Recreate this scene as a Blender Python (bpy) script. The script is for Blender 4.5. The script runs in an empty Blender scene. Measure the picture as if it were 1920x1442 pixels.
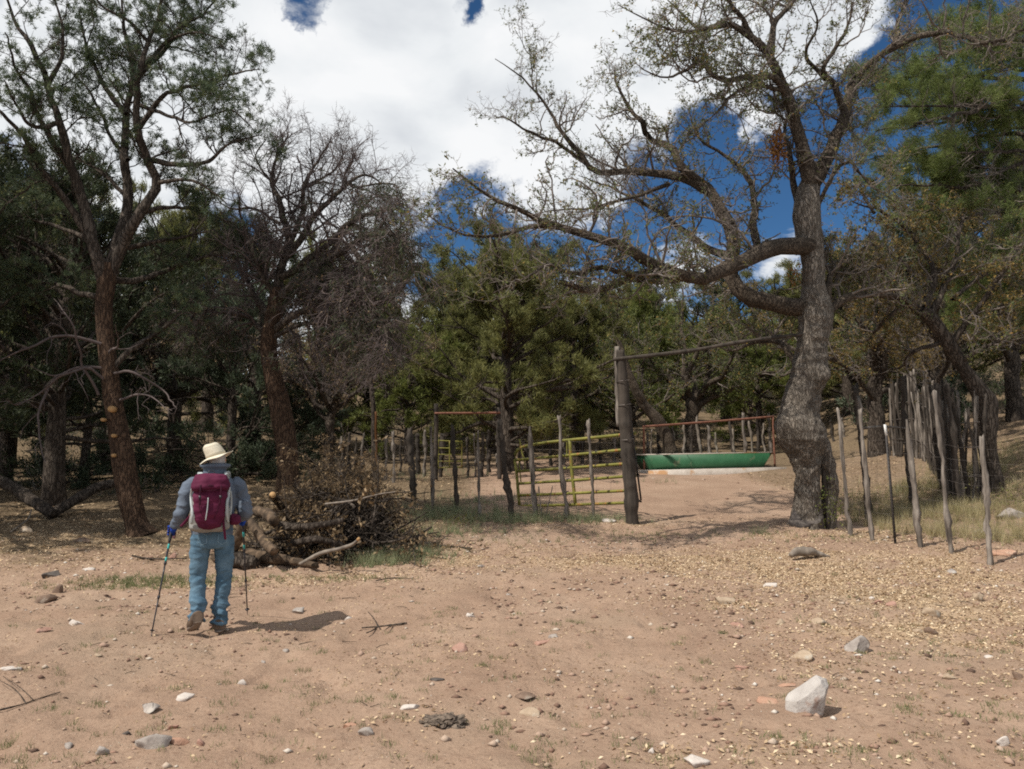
import bpy, bmesh, math, random
import numpy as np
from mathutils import Vector, Matrix

# ------------------------------------------------------------------ camera, sky, sun, exposure
SC = bpy.context.scene
COL = SC.collection
F, CX, CY = 1495.0, 960.0, 721.0            # focal length and centre in pixels of the 1920 px photograph
TH = math.atan(147.0 / F)                   # the camera looks a little upwards
CAM = np.array([0.0, 0.0, 1.6])
cam = bpy.data.cameras.new('camera')
cam.sensor_width = 36.0
cam.lens = 36.0 * F / 1920.0
cam.clip_start, cam.clip_end = 0.1, 3000.0
camo = bpy.data.objects.new('camera', cam)
COL.objects.link(camo)
camo.location = CAM
camo.rotation_euler = (math.pi / 2 + TH, 0, 0)
SC.camera = camo

SUN_EL = math.radians(54.0)
SUN_DIR = np.array([-0.84, -0.54])          # towards the sun, in plan
SUN_DIR /= np.linalg.norm(SUN_DIR)
sun_vec = Vector((SUN_DIR[0] * math.cos(SUN_EL), SUN_DIR[1] * math.cos(SUN_EL), math.sin(SUN_EL)))
sl = bpy.data.lights.new('sun', 'SUN')
sl.energy = 5.0
sl.angle = math.radians(0.53)
sl.color = (1.0, 0.95, 0.87)
so = bpy.data.objects.new('sun', sl)
COL.objects.link(so)
so.location = (-20, -15, 40)
so.rotation_euler = sun_vec.to_track_quat('Z', 'Y').to_euler()

SC.view_settings.view_transform = 'Standard'
SC.view_settings.look = 'None'
SC.view_settings.exposure = 0.0
SC.view_settings.gamma = 1.0
SC.view_settings.use_curve_mapping = False
SC.render.engine = 'CYCLES'
SC.cycles.max_bounces = 5
SC.cycles.diffuse_bounces = 3
SC.cycles.glossy_bounces = 2
SC.cycles.transmission_bounces = 3
SC.cycles.transparent_max_bounces = 4
SC.cycles.caustics_reflective = False
SC.cycles.caustics_refractive = False
SC.cycles.use_denoising = False
SC.cycles.filter_width = 1.9
SC.cycles.sample_clamp_indirect = 4.0


def ray(px, py):
    u, v = (px - CX) / F, (CY - py) / F
    c, s = math.cos(TH), math.sin(TH)
    return np.array([u, c - v * s, s + v * c])


def at(px, py, d):
    """point at distance d (along world Y) seen at a pixel of the photograph"""
    r = ray(px, py)
    return CAM + r * (d / r[1])


class N:
    """tiny node-tree helper"""
    def __init__(s, tree):
        s.t = tree
    def __call__(s, typ, **kw):
        n = s.t.nodes.new(typ)
        for k, v in kw.items():
            if k == 'i':
                for a, b in v.items():
                    n.inputs[a].default_value = b
            else:
                setattr(n, k, v)
        return n
    def link(s, a, b):
        s.t.links.new(a, b)
    def val(s, a, sock):
        if isinstance(a, (int, float)):
            sock.default_value = a
        else:
            s.link(a, sock)
    def math(s, op, a, b=0.0, clamp=False):
        n = s('ShaderNodeMath', operation=op, use_clamp=clamp)
        s.val(a, n.inputs[0]); s.val(b, n.inputs[1])
        return n.outputs[0]
    def noise(s, vec, scale, detail=4, rough=0.55, dist=0.0):
        n = s('ShaderNodeTexNoise', i={'Scale': scale, 'Detail': detail, 'Roughness': rough, 'Distortion': dist})
        if vec is not None:
            s.link(vec, n.inputs['Vector'])
        return n.outputs['Fac']
    def ramp(s, fac, stops, interp='LINEAR'):
        n = s('ShaderNodeValToRGB')
        n.color_ramp.interpolation = interp
        e = n.color_ramp.elements
        while len(e) < len(stops):
            e.new(0.5)
        for el, (p, c) in zip(e, stops):
            el.position = p
            el.color = (*c, 1.0) if len(c) == 3 else c
        s.link(fac, n.inputs['Fac'])
        return n.outputs['Color']
    def mix(s, fac, a, b, blend='MIX'):
        n = s('ShaderNodeMix', data_type='RGBA', blend_type=blend)
        s.val(fac, n.inputs[0])
        for x, sock in ((a, n.inputs[6]), (b, n.inputs[7])):
            if isinstance(x, tuple):
                sock.default_value = (*x, 1.0)
            else:
                s.link(x, sock)
        return n.outputs[2]
    def maprange(s, v, a, b, c=0.0, d=1.0, smooth=True):
        n = s('ShaderNodeMapRange', interpolation_type='SMOOTHSTEP' if smooth else 'LINEAR',
              i={'From Min': a, 'From Max': b, 'To Min': c, 'To Max': d})
        s.link(v, n.inputs['Value'])
        return n.outputs['Result']


def build_world():
    w = bpy.data.worlds.new('World')
    SC.world = w
    w.use_nodes = True
    w.node_tree.nodes.clear()
    n = N(w.node_tree)
    out = n('ShaderNodeOutputWorld')
    bg = n('ShaderNodeBackground')
    bg.inputs['Strength'].default_value = 0.1
    n.link(bg.outputs[0], out.inputs[0])
    sky = n('ShaderNodeTexSky', sky_type='NISHITA')
    sky.sun_disc = False
    sky.sun_elevation = SUN_EL
    sky.sun_rotation = math.atan2(SUN_DIR[0], SUN_DIR[1])
    sky.altitude = 1700
    sky.air_density = 1.0
    sky.dust_density = 0.15
    sky.ozone_density = 2.5
    tc = n('ShaderNodeTexCoord')
    d = tc.outputs['Generated']
    sep = n('ShaderNodeSeparateXYZ')
    n.link(d, sep.inputs[0])
    # clouds lie on a layer overhead: project the direction onto it
    den = n.math('ADD', n.math('MAXIMUM', sep.outputs[2], 0.0), 0.22)
    cb = n('ShaderNodeCombineXYZ')
    n.link(n.math('DIVIDE', sep.outputs[0], den), cb.inputs[0])
    n.link(n.math('DIVIDE', sep.outputs[1], den), cb.inputs[1])
    v = cb.outputs[0]
    big = n.noise(v, 2.6, 8, 0.56, 0.15)
    # openings in and pieces of the cloud deck, as directions in the sky: (pixel, outer radius, weight)
    cov = None
    blobs = [((588, -6), 48, -.60), ((896, 34), 48, -.46), ((868, -12), 44, -.42), ((1190, 95), 75, -.36), ((1610, 290), 170, -.55),
             ((1400, 260), 150, -.42), ((1270, 260), 110, -.30), ((1340, 350), 110, -.25), ((1700, 130), 130, -.38),
             ((930, 425), 150, -.52), ((830, 470), 130, -.50), ((1130, 395), 130, -.35), ((1260, 400), 190, -.42), ((1480, 420), 170, -.35),
             ((400, 430), 110, -.5), ((60, 430), 120, -.35), ((1850, 250), 260, -.50),
             ((1080, 370), 90, .42), ((1430, 305), 80, .50), ((1460, 440), 90, .42), ((1300, 480), 90, .40), ((870, 482), 45, .4),
             ((1750, 200), 70, .35), ((905, 415), 35, .25), ((1200, 250), 110, .22), ((700, 190), 430, .42), ((1080, 130), 330, .30), ((250, 250), 330, .25), ((1390, 70), 230, .45), ((1180, 320), 110, .22), ((1560, 60), 120, .2)]
    wn = n('ShaderNodeTexNoise', i={'Scale': 7.3, 'Detail': 9.0, 'Roughness': 0.68})
    rot = n('ShaderNodeMapping')
    rot.inputs['Rotation'].default_value = (.5, .7, .4)
    n.link(d, rot.inputs['Vector'])
    n.link(rot.outputs[0], wn.inputs['Vector'])
    w1 = n('ShaderNodeVectorMath', operation='SUBTRACT')
    n.link(wn.outputs['Color'], w1.inputs[0])
    w1.inputs[1].default_value = (.5, .5, .5)
    w2 = n('ShaderNodeVectorMath', operation='MULTIPLY_ADD')
    n.link(w1.outputs[0], w2.inputs[0])
    w2.inputs[1].default_value = (.15, .15, .15)
    n.link(d, w2.inputs[2])
    w3 = n('ShaderNodeVectorMath', operation='NORMALIZE')
    n.link(w2.outputs[0], w3.inputs[0])
    dw = w3.outputs[0]
    for (px, py), r, wt in blobs:
        c = ray(px, py)
        c = c / np.linalg.norm(c)
        dp = n('ShaderNodeVectorMath', operation='DOT_PRODUCT')
        n.link(dw, dp.inputs[0])
        dp.inputs[1].default_value = tuple(c)
        m = n.maprange(dp.outputs['Value'], math.cos(r * 1.15 / F), 1.0, 0.0, wt, smooth=True)
        cov = m if cov is None else n.math('ADD', cov, m)
    wisp = n.noise(v, 7.5, 10, 0.66, 0.25)
    dens = n.math('ADD', n.math('ADD', big, n.math('MULTIPLY', n.math('SUBTRACT', wisp, 0.5), 0.62)), n.math('MULTIPLY', cov, 0.62))
    mask = n.maprange(dens, 0.34, 0.59, 0.0, 1.0)
    shade = n.noise(v, 3.4, 7, 0.5, 0.2)
    thick = n.math('ADD', n.math('MULTIPLY', shade, 0.95), n.math('MULTIPLY', dens, 0.08))
    ccol = n.ramp(thick, [(0.43, (0.92, 0.93, 0.94)), (0.54, (0.83, 0.855, 0.875)), (0.68, (0.66, 0.69, 0.73))])
    ccol = n.mix(1.0, ccol, (10.2, 10.2, 10.2), 'MULTIPLY')
    blue = n.mix(1.0, sky.outputs['Color'], (0.38, 0.62, 0.78), 'MULTIPLY')
    n.link(n.mix(mask, blue, ccol), bg.inputs['Color'])


build_world()

# ------------------------------------------------------------------ numpy helpers
def _hash(i, j, k):
    h = (i * 374761393 + j * 668265263 + k * 2147483647 + 1013904223) & 0xFFFFFFFF
    h = ((h ^ (h >> 13)) * 1274126177) & 0xFFFFFFFF
    return ((h ^ (h >> 16)) & 0xFFFFFF) / float(0xFFFFFF)


def vnoise(p):
    p = np.asarray(p, float)
    i = np.floor(p).astype(np.int64)
    f = p - i
    f = f * f * f * (f * (f * 6 - 15) + 10)
    r = 0
    for a in (0, 1):
        wa = f[..., 0] if a else 1 - f[..., 0]
        for b in (0, 1):
            wb = f[..., 1] if b else 1 - f[..., 1]
            for c in (0, 1):
                wc = f[..., 2] if c else 1 - f[..., 2]
                r = r + wa * wb * wc * _hash(i[..., 0] + a, i[..., 1] + b, i[..., 2] + c)
    return r * 2 - 1


def fbm(p, oct=4, gain=0.5):
    p = np.asarray(p, float)
    s, a = 0, 1.0
    for o in range(oct):
        s = s + a * vnoise(p + 17.3 * o)
        p = p * 2.03
        a *= gain
    return s


def xyz(x, y, z=0.0):
    x = np.asarray(x, float)
    return np.stack([x, np.asarray(y, float) + 0 * x, np.asarray(z, float) + 0 * x], -1)


def norm(a):
    return a / np.maximum(np.linalg.norm(a, axis=-1, keepdims=True), 1e-9)


def sstep(a, b, x):
    t = np.clip((x - a) / (b - a), 0, 1)
    return t * t * (3 - 2 * t)


def set_tags(o, label=None, cat=None, group=None, kind=None):
    for k, v in (('label', label), ('category', cat), ('group', group), ('kind', kind)):
        if v:
            o[k] = v
    return o


def thing(name, loc, label, cat, group=None, kind=None):
    o = bpy.data.objects.new(name, None)
    COL.objects.link(o)
    o.empty_display_size = 0.2
    o.location = tuple(float(v) for v in loc)
    return set_tags(o, label, cat, group, kind)


def origin(o):
    p = np.zeros(3)
    while o is not None:
        p = p + np.array(o.location)
        o = o.parent
    return p


def mesh(name, V, faces, smooth=True, rnd=None, mats=None, mi=None):
    """faces: list of int arrays (m, k)"""
    V = np.ascontiguousarray(V, np.float32)
    me = bpy.data.meshes.new(name)
    me.vertices.add(len(V))
    me.vertices.foreach_set('co', V.ravel())
    faces = [np.asarray(f, np.int32) for f in faces if len(f)]
    loops = np.concatenate([f.ravel() for f in faces])
    tot = np.concatenate([np.full(len(f), f.shape[1], np.int32) for f in faces])
    start = np.concatenate([[0], np.cumsum(tot)[:-1]]).astype(np.int32)
    me.loops.add(len(loops))
    me.loops.foreach_set('vertex_index', loops.astype(np.int32))
    me.polygons.add(len(tot))
    me.polygons.foreach_set('loop_start', start)
    me.polygons.foreach_set('loop_total', tot)
    if smooth:
        me.polygons.foreach_set('use_smooth', np.ones(len(tot), bool))
    if mi is not None:
        me.polygons.foreach_set('material_index', np.asarray(mi, np.int32))
    me.update(calc_edges=True)
    if rnd is not None:
        a = me.attributes.new('rnd', 'FLOAT', 'FACE')
        a.data.foreach_set('value', np.asarray(rnd, np.float32))
    for m in (mats or []):
        me.materials.append(m)
    return me


def obj(name, V, faces, mat, parent=None, smooth=True, rnd=None, kind=None, mi=None, label=None):
    V = np.asarray(V, float)
    if parent is not None:
        V = V - origin(parent)
    me = mesh(name, V, faces, smooth, rnd, mat if isinstance(mat, (list, tuple)) else [mat], mi)
    o = bpy.data.objects.new(name, me)
    COL.objects.link(o)
    if parent is not None:
        o.parent = parent
    if kind:
        o['kind'] = kind
    if label:
        o['label'] = label
    return o


def base_obj(name, V, faces, mat, base, label, cat, group=None, **kw):
    """a thing that is one mesh, with its origin at its base"""
    base = np.asarray(base, float)
    o = obj(name, np.asarray(V, float) - base, faces, mat, None, **kw)
    o.location = tuple(base)
    return set_tags(o, label, cat, group)


class Acc:
    """collects pieces for one mesh"""
    def __init__(s):
        s.V, s.F, s.R, s.n = [], [], [], 0
    def add(s, V, F, rnd=None):
        V = np.asarray(V, float).reshape(-1, 3)
        fl = F if isinstance(F, list) else [F]
        s.V.append(V)
        for f in fl:
            f = np.asarray(f, np.int64)
            if len(f):
                s.F.append(f + s.n)
                s.R.append(np.broadcast_to(np.asarray(0.5 if rnd is None else rnd, float), (len(f),)))
        s.n += len(V)
    def build(s, name, mat, parent=None, **kw):
        return obj(name, np.concatenate(s.V), s.F, mat, parent, rnd=np.concatenate(s.R), **kw)
    def thing(s, name, mat, base, label, cat, group=None, **kw):
        return base_obj(name, np.concatenate(s.V), s.F, mat, base, label, cat, group, rnd=np.concatenate(s.R), **kw)


def tubes(P, R, n):
    """P (B,K,3) centre lines, R (B,K) radii -> vertices, quads"""
    B, K, _ = P.shape
    T = norm(np.gradient(P, axis=1))
    m = np.abs(T.mean(1))
    ref = np.eye(3)[np.argmin(m, axis=1)][:, None, :]
    Nn = norm(ref - (ref * T).sum(-1, keepdims=True) * T)
    Bn = np.cross(T, Nn)
    a = np.arange(n) * 2 * math.pi / n
    ca, sa = np.cos(a)[None, None, :, None], np.sin(a)[None, None, :, None]
    V = P[:, :, None, :] + R[:, :, None, None] * (ca * Nn[:, :, None, :] + sa * Bn[:, :, None, :])
    idx = np.arange(B * K * n).reshape(B, K, n)
    nx = np.roll(idx, -1, axis=2)
    Q = np.stack([idx[:, :-1], nx[:, :-1], nx[:, 1:], idx[:, 1:]], -1).reshape(-1, 4)
    return V.reshape(-1, 3), Q


def spikes(P, R):
    """three-sided twigs that run out to a point -> V, [quads, tris]"""
    B, K, _ = P.shape
    V, Q = tubes(P[:, :-1], R[:, :-1], 3)
    tip = len(V) + np.arange(B)
    last = (np.arange(B) * (K - 1) * 3 + (K - 2) * 3)[:, None]
    r = last + np.arange(3)
    T = np.stack([r, np.roll(r, -1, 1), np.repeat(tip[:, None], 3, 1)], -1).reshape(-1, 3)
    return np.concatenate([V, P[:, -1]]), [Q, T]


def spl(pts, K):
    """smooth curve through control points, K samples"""
    p = np.asarray(pts, float)
    n = len(p)
    seg = np.concatenate([[0], np.cumsum(np.maximum(np.linalg.norm(np.diff(p[:, :3], axis=0), axis=1), 1e-6))])
    t = np.linspace(0, seg[-1], K)
    m = np.gradient(p, seg, axis=0) if n > 2 else np.repeat((p[1:] - p[:1]) / seg[-1], 2, 0)
    k = np.clip(np.searchsorted(seg, t, 'right') - 1, 0, n - 2)
    h = (seg[k + 1] - seg[k])
    u = ((t - seg[k]) / h)[:, None]
    h = h[:, None]
    return ((2 * u**3 - 3 * u**2 + 1) * p[k] + (u**3 - 2 * u**2 + u) * h * m[k] + (-2 * u**3 + 3 * u**2) * p[k + 1] + (u**3 - u**2) * h * m[k + 1])


def capped(pts, radii, n=10, K=None, rough=0.0, freq=3.0, seed=0, flat=None):
    """closed tube through points; radii scalar/list; returns V, [quads, tris]"""
    pts = np.asarray(pts, float)
    radii = np.broadcast_to(np.asarray(radii, float), (len(pts),)) if np.ndim(radii) < 2 else np.asarray(radii)
    if K is None:
        K = len(pts)
        c = np.concatenate([pts, radii[:, None]], 1)
    else:
        c = spl(np.concatenate([pts, radii[:, None]], 1), K)
    V, Q = tubes(c[None, :, :3], np.maximum(c[None, :, 3], 1e-4), n)
    if rough:
        ctr = np.repeat(c[:, :3], n, 0)
        dv = V - ctr
        V = ctr + dv * (1 + rough * fbm(V * freq + seed * 7.7, 3))[:, None]
    e0, e1 = len(V), len(V) + 1
    ring = np.arange(n)
    t0 = np.stack([np.full(n, e0), np.roll(ring, -1), ring], 1)
    t1 = np.stack([np.full(n, e1), ring + (K - 1) * n, np.roll(ring, -1) + (K - 1) * n], 1)
    V = np.concatenate([V, c[:1, :3], c[-1:, :3]])
    return V, [Q, np.concatenate([t0, t1])]


def box(cx, cy, cz, sx, sy, sz, rot=0.0):
    c = np.array([[x, y, z] for z in (-.5, .5) for y in (-.5, .5) for x in (-.5, .5)]) * [sx, sy, sz]
    if rot:
        ca, sa = math.cos(rot), math.sin(rot)
        c = np.stack([c[:, 0] * ca - c[:, 1] * sa, c[:, 0] * sa + c[:, 1] * ca, c[:, 2]], 1)
    return c + [cx, cy, cz], np.array([[0, 2, 3, 1], [4, 5, 7, 6], [0, 1, 5, 4], [2, 6, 7, 3], [0, 4, 6, 2], [1, 3, 7, 5]])


# ------------------------------------------------------------------ growth
def spawn(P, R, rng, per_m, Lr, ang=(35, 75), rf=0.6, tr=(0.12, 1.0), up=0.0, rmin=0.0025, cap=None, lenfall=0.5):
    """start points of side branches along parent branches"""
    B, K, _ = P.shape
    L = np.linalg.norm(np.diff(P, axis=1), axis=2).sum(1)
    cnt = rng.poisson(np.maximum(per_m * L * (tr[1] - tr[0]), 0.01))
    par = np.repeat(np.arange(B), cnt)
    M = len(par)
    t = rng.uniform(tr[0], tr[1], M)
    s = t * (K - 1)
    k = np.minimum(s.astype(int), K - 2)
    f = (s - k)[:, None]
    pos = P[par, k] * (1 - f) + P[par, k + 1] * f
    tan = norm(P[par, k + 1] - P[par, k])
    rad = R[par, k] * (1 - f[:, 0]) + R[par, k + 1] * f[:, 0]
    rv = norm(rng.normal(size=(M, 3)))
    perp = norm(np.cross(tan, rv))
    a = np.radians(rng.uniform(ang[0], ang[1], M))[:, None]
    d = np.cos(a) * tan + np.sin(a) * perp
    d[:, 2] += up
    d = norm(d)
    ln = rng.uniform(Lr[0], Lr[1], M) * (1 - lenfall * t)
    r = np.maximum(np.minimum(rad * rf, 0.022 * ln + 0.0015), rmin)
    return pos, d, ln, r


def grow(st, rng, K=7, wig=0.25, trop=(0, 0, 0.05), r_end=0.35):
    pos, d, ln, r = st
    M = len(pos)
    P = np.zeros((M, K, 3))
    P[:, 0] = pos
    trop = np.asarray(trop, float)
    for i in range(1, K):
        d = norm(d + rng.normal(size=(M, 3)) * wig + trop)
        P[:, i] = P[:, i - 1] + d * (ln / (K - 1))[:, None]
    R = r[:, None] * np.linspace(1, r_end, K)[None, :]
    return P, R


def points_on(P, rng, M, tr=(0.2, 1.0)):
    B, K, _ = P.shape
    b = rng.integers(0, B, M)
    s = rng.uniform(tr[0], tr[1], M) * (K - 1)
    k = np.minimum(s.astype(int), K - 2)
    f = (s - k)[:, None]
    return P[b, k] * (1 - f) + P[b, k + 1] * f, norm(P[b, k + 1] - P[b, k]), b


def tufts(C, D, rng, n, length, width, spread=0.7, jit=0.02, along=0.0):
    """sprays of n narrow blades at centres C pointing about D -> V, tris, rnd"""
    M = len(C)
    c = np.repeat(C, n, 0) + rng.normal(size=(M * n, 3)) * jit
    dd = np.repeat(D, n, 0)
    if along:
        c = c + dd * rng.uniform(-along, along, (M * n, 1))
    d = norm(dd + rng.normal(size=(M * n, 3)) * spread)
    L = length * rng.uniform(0.6, 1.3, (M * n, 1))
    side = norm(np.cross(d, rng.normal(size=(M * n, 3)))) * (width * rng.uniform(0.6, 1.3, (M * n, 1)))
    V = np.stack([c - side * .5, c + side * .5, c + d * L], 1).reshape(-1, 3)
    T = np.arange(M * n * 3).reshape(-1, 3)
    r = np.clip(np.repeat(rng.uniform(0, 1, M), n) + rng.normal(size=M * n) * .12, 0, 1)
    return V, T, r


def leaves(C, rng, length, width, droop=0.0, flat=False, fold=0.25):
    """small folded diamond leaves -> V, quads, rnd"""
    M = len(C)
    d = rng.normal(size=(M, 3))
    d[:, 2] -= droop
    if flat:
        d[:, 2] *= 0.35
    d = norm(d)
    nrm = rng.normal(size=(M, 3))
    if flat:
        nrm = nrm * 0.55 + [0, 0, 1.0]
    side = norm(np.cross(d, nrm))
    up = np.cross(side, d)
    L = length * rng.uniform(0.6, 1.35, (M, 1))
    W = width * rng.uniform(0.6, 1.35, (M, 1))
    V = np.stack([C, C + d * L * .5 + side * W * .5 + up * W * fold, C + d * L, C + d * L * .5 - side * W * .5 + up * W * fold], 1).reshape(-1, 3)
    return V, np.arange(M * 4).reshape(-1, 4), rng.uniform(0, 1, M)


# ------------------------------------------------------------------ terrain
_PY = np.array([-60, 7.0, 9.0, 11.5, 15, 18.7, 27, 35, 45, 60, 90, 150, 300, 900.])
_PZ = np.array([0, 0, .03, .16, .42, .65, 1.33, 2.2, 3.7, 5.6, 9.5, 15, 26, 40.])


def hgt(x, y, fine=False):
    x = np.asarray(x, float)
    y = np.asarray(y, float)
    z = (np.interp(y - 1, _PY, _PZ) + np.interp(y, _PY, _PZ) + np.interp(y + 1, _PY, _PZ)) / 3
    z = z + 1.7 * sstep(0, 7.5, x - 6.5 - .2 * np.maximum(y - 14, 0)) * sstep(10.5, 20, y) + 0.10 * np.maximum(x - 14, 0) * sstep(12, 22, y)
    z = z + 0.05 * np.maximum(-x - 14, 0) * sstep(14, 30, y)
    z = z + 0.07 * vnoise(xyz(x * .45, y * .45, 3.1)) + .25 * sstep(18, 40, y) * vnoise(xyz(x * .12, y * .12, 8.1))
    if fine:
        p = xyz(x, y)
        near = 1 - sstep(14, 26, y)
        dent = np.maximum(vnoise(p * 4.6 + 40) - .38, 0)
        z = z + near * (0.022 * fbm(p * 1.7, 3) + 0.012 * fbm(p * 7.5 + 4, 3) + .008 * np.maximum(fbm(p * 17 + 9, 2), 0) - .075 * dent)
    return z


def gd(px, py, dmax=140.0):
    """where the sight line of a pixel meets the ground"""
    r = ray(px, py)
    t = np.concatenate([np.linspace(2.5, 40, 1500), np.linspace(40.1, dmax, 800)]) / r[1]
    p = CAM + r * t[:, None]
    below = p[:, 2] < hgt(p[:, 0], p[:, 1])
    i = int(np.argmax(below)) if below.any() else len(t) - 1
    return np.array([p[i, 0], p[i, 1], float(hgt(p[i, 0], p[i, 1]))])


def ground(px, d):
    """ground point under the column of a pixel at distance d"""
    x = (px - CX) / F * d * 1.004
    return np.array([x, d, float(hgt(x, d))])


# ------------------------------------------------------------------ materials
def new_mat(name):
    m = bpy.data.materials.new(name)
    m.use_nodes = True
    m.node_tree.nodes.clear()
    n = N(m.node_tree)
    out = n('ShaderNodeOutputMaterial')
    b = n('ShaderNodeBsdfPrincipled')
    n.link(b.outputs[0], out.inputs[0])
    return m, n, b, out


def bump(n, b, h, strength, dist):
    bp = n('ShaderNodeBump', i={'Strength': strength, 'Distance': dist})
    n.link(h, bp.inputs['Height'])
    n.link(bp.outputs[0], b.inputs['Normal'])


def mat_noise(name, stops, scale=8.0, rough=0.85, bstr=0.4, bdist=0.01, stretch=(1, 1, 1), bscale=None, metallic=0.0, spec=0.3, coord='Object', patch=None):
    m, n, b, _ = new_mat(name)
    tc = n('ShaderNodeTexCoord')
    mp = n('ShaderNodeMapping')
    mp.inputs['Scale'].default_value = stretch
    n.link(tc.outputs[coord], mp.inputs['Vector'])
    f = n.noise(mp.outputs[0], scale, 6, 0.6, 0.2)
    c = n.ramp(f, stops)
    if patch:
        pc, ps, p0, p1 = patch
        c = n.mix(n.maprange(n.noise(mp.outputs[0], ps, 5, 0.6), p0, p1), c, pc)
    n.link(c, b.inputs['Base Color'])
    b.inputs['Roughness'].default_value = rough
    b.inputs['Metallic'].default_value = metallic
    b.inputs['Specular IOR Level'].default_value = spec
    if bstr:
        bump(n, b, n.noise(mp.outputs[0], bscale or scale * 2.5, 6, 0.65), bstr, bdist)
    return m


def mat_bark(name, dark, mid, light, scale=14.0, zs=0.28, bstr=0.9, bdist=0.025):
    """fissured bark: ridges stretched along the trunk, lichen-grey patches"""
    m, n, b, _ = new_mat(name)
    tc = n('ShaderNodeTexCoord')
    mp = n('ShaderNodeMapping')
    mp.inputs['Scale'].default_value = (1, 1, zs)
    n.link(tc.outputs['Object'], mp.inputs['Vector'])
    wob = n('ShaderNodeMix', data_type='VECTOR')
    wob.inputs[0].default_value = 0.16
    nz = n('ShaderNodeTexNoise', i={'Scale': 11.0, 'Detail': 5})
    n.link(mp.outputs[0], nz.inputs['Vector'])
    n.link(mp.outputs[0], wob.inputs[4]); n.link(nz.outputs['Color'], wob.inputs[5])
    vo = n('ShaderNodeTexVoronoi', feature='DISTANCE_TO_EDGE', i={'Scale': scale})
    n.link(wob.outputs[1], vo.inputs['Vector'])
    fine = n.noise(mp.outputs[0], scale * 3, 5, 0.65)
    h = n.math('ADD', n.maprange(vo.outputs['Distance'], 0.0, 0.22), n.math('MULTIPLY', fine, 0.6))
    c = n.ramp(h, [(0.15, dark), (0.55, mid), (1.0, light)])
    c = n.mix(n.maprange(n.noise(tc.outputs['Object'], 2.3, 4, 0.6), 0.45, 0.7, 0.0, 0.55), c, tuple(v * .62 for v in mid))
    n.link(c, b.inputs['Base Color'])
    b.inputs['Roughness'].default_value = 0.95
    b.inputs['Specular IOR Level'].default_value = 0.15
    bump(n, b, h, bstr, bdist)
    return m


def mat_leaf(name, stops, trans=0.3, rough=0.6):
    """stops run over the leaf's own random number"""
    m, n, b, out = new_mat(name)
    at_ = n('ShaderNodeAttribute', attribute_name='rnd')
    c = n.ramp(at_.outputs['Fac'], stops)
    n.link(c, b.inputs['Base Color'])
    b.inputs['Roughness'].default_value = rough
    b.inputs['Specular IOR Level'].default_value = 0.25
    if trans:
        tr = n('ShaderNodeBsdfTranslucent')
        n.link(c, tr.inputs['Color'])
        mx = n('ShaderNodeMixShader', i={0: trans})
        n.link(b.outputs[0], mx.inputs[1]); n.link(tr.outputs[0], mx.inputs[2])
        n.link(mx.outputs[0], out.inputs[0])
    return m


M = {}
M['oak_bark'] = mat_bark('oak_bark', (.06, .048, .037), (.18, .148, .117), (.27, .23, .188), 34, .17, 1.0, .03)
M['limb_bark'] = mat_bark('limb_bark', (.016, .012, .009), (.056, .042, .031), (.12, .094, .07), 26, .5, .8, .015)
M['pine_bark'] = mat_bark('pine_bark', (.018, .012, .009), (.068, .042, .028), (.125, .078, .05), 26, .2, .9, .02)
M['dark_bark'] = mat_bark('dark_bark', (.018, .014, .011), (.06, .046, .036), (.11, .088, .07), 16, .25, .9, .02)
M['grey_twig'] = mat_noise('grey_twig', [(.3, (.10, .082, .07)), (.7, (.22, .18, .15))], 6, .9, 0)
M['red_twig'] = mat_noise('red_twig', [(.3, (.066, .050, .046)), (.7, (.135, .103, .094))], 3, .9, 0)
M['dead_wood'] = mat_noise('dead_wood', [(.3, (.10, .08, .064)), (.7, (.28, .235, .19))], 9, .9, .4, .005, (1, 1, .3))
M['oak_leaf'] = mat_leaf('oak_leaf', [(0, (.07, .09, .032)), (.45, (.125, .15, .05)), (.8, (.19, .20, .07)), (.93, (.30, .23, .06)), (1, (.36, .20, .06))], .4)
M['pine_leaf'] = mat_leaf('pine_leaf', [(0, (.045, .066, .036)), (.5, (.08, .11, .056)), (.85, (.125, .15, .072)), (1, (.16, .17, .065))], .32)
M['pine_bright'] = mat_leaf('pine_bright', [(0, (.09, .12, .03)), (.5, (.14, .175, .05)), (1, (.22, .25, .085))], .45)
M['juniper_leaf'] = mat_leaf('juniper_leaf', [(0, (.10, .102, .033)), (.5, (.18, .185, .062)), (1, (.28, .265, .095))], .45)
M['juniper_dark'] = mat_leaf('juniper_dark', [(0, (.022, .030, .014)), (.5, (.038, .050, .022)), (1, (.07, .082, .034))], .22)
M['blue_leaf'] = mat_leaf('blue_leaf', [(0, (.04, .055, .03)), (.5, (.068, .088, .05)), (1, (.115, .135, .08))], .25)
M['lime_leaf'] = mat_leaf('lime_leaf', [(0, (.085, .105, .028)), (.5, (.145, .165, .042)), (1, (.22, .235, .065))], .4)
M['brown_leaf'] = mat_leaf('brown_leaf', [(0, (.085, .055, .03)), (.5, (.17, .115, .062)), (1, (.34, .235, .13))], .25)
M['autumn_leaf'] = mat_leaf('autumn_leaf', [(0, (.10, .085, .035)), (.5, (.20, .15, .05)), (1, (.34, .21, .06))], .35)
M['russet_leaf'] = mat_leaf('russet_leaf', [(0, (.16, .07, .025)), (.5, (.30, .14, .045)), (1, (.42, .22, .07))], .35)
M['litter'] = mat_leaf('litter', [(0, (.24, .155, .09)), (.35, (.42, .295, .18)), (.75, (.60, .45, .285)), (1, (.72, .59, .41))], .1, .8)
M['grass_green'] = mat_leaf('grass_green', [(0, (.10, .12, .045)), (.5, (.175, .20, .085)), (1, (.30, .29, .14))], .3)
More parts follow.
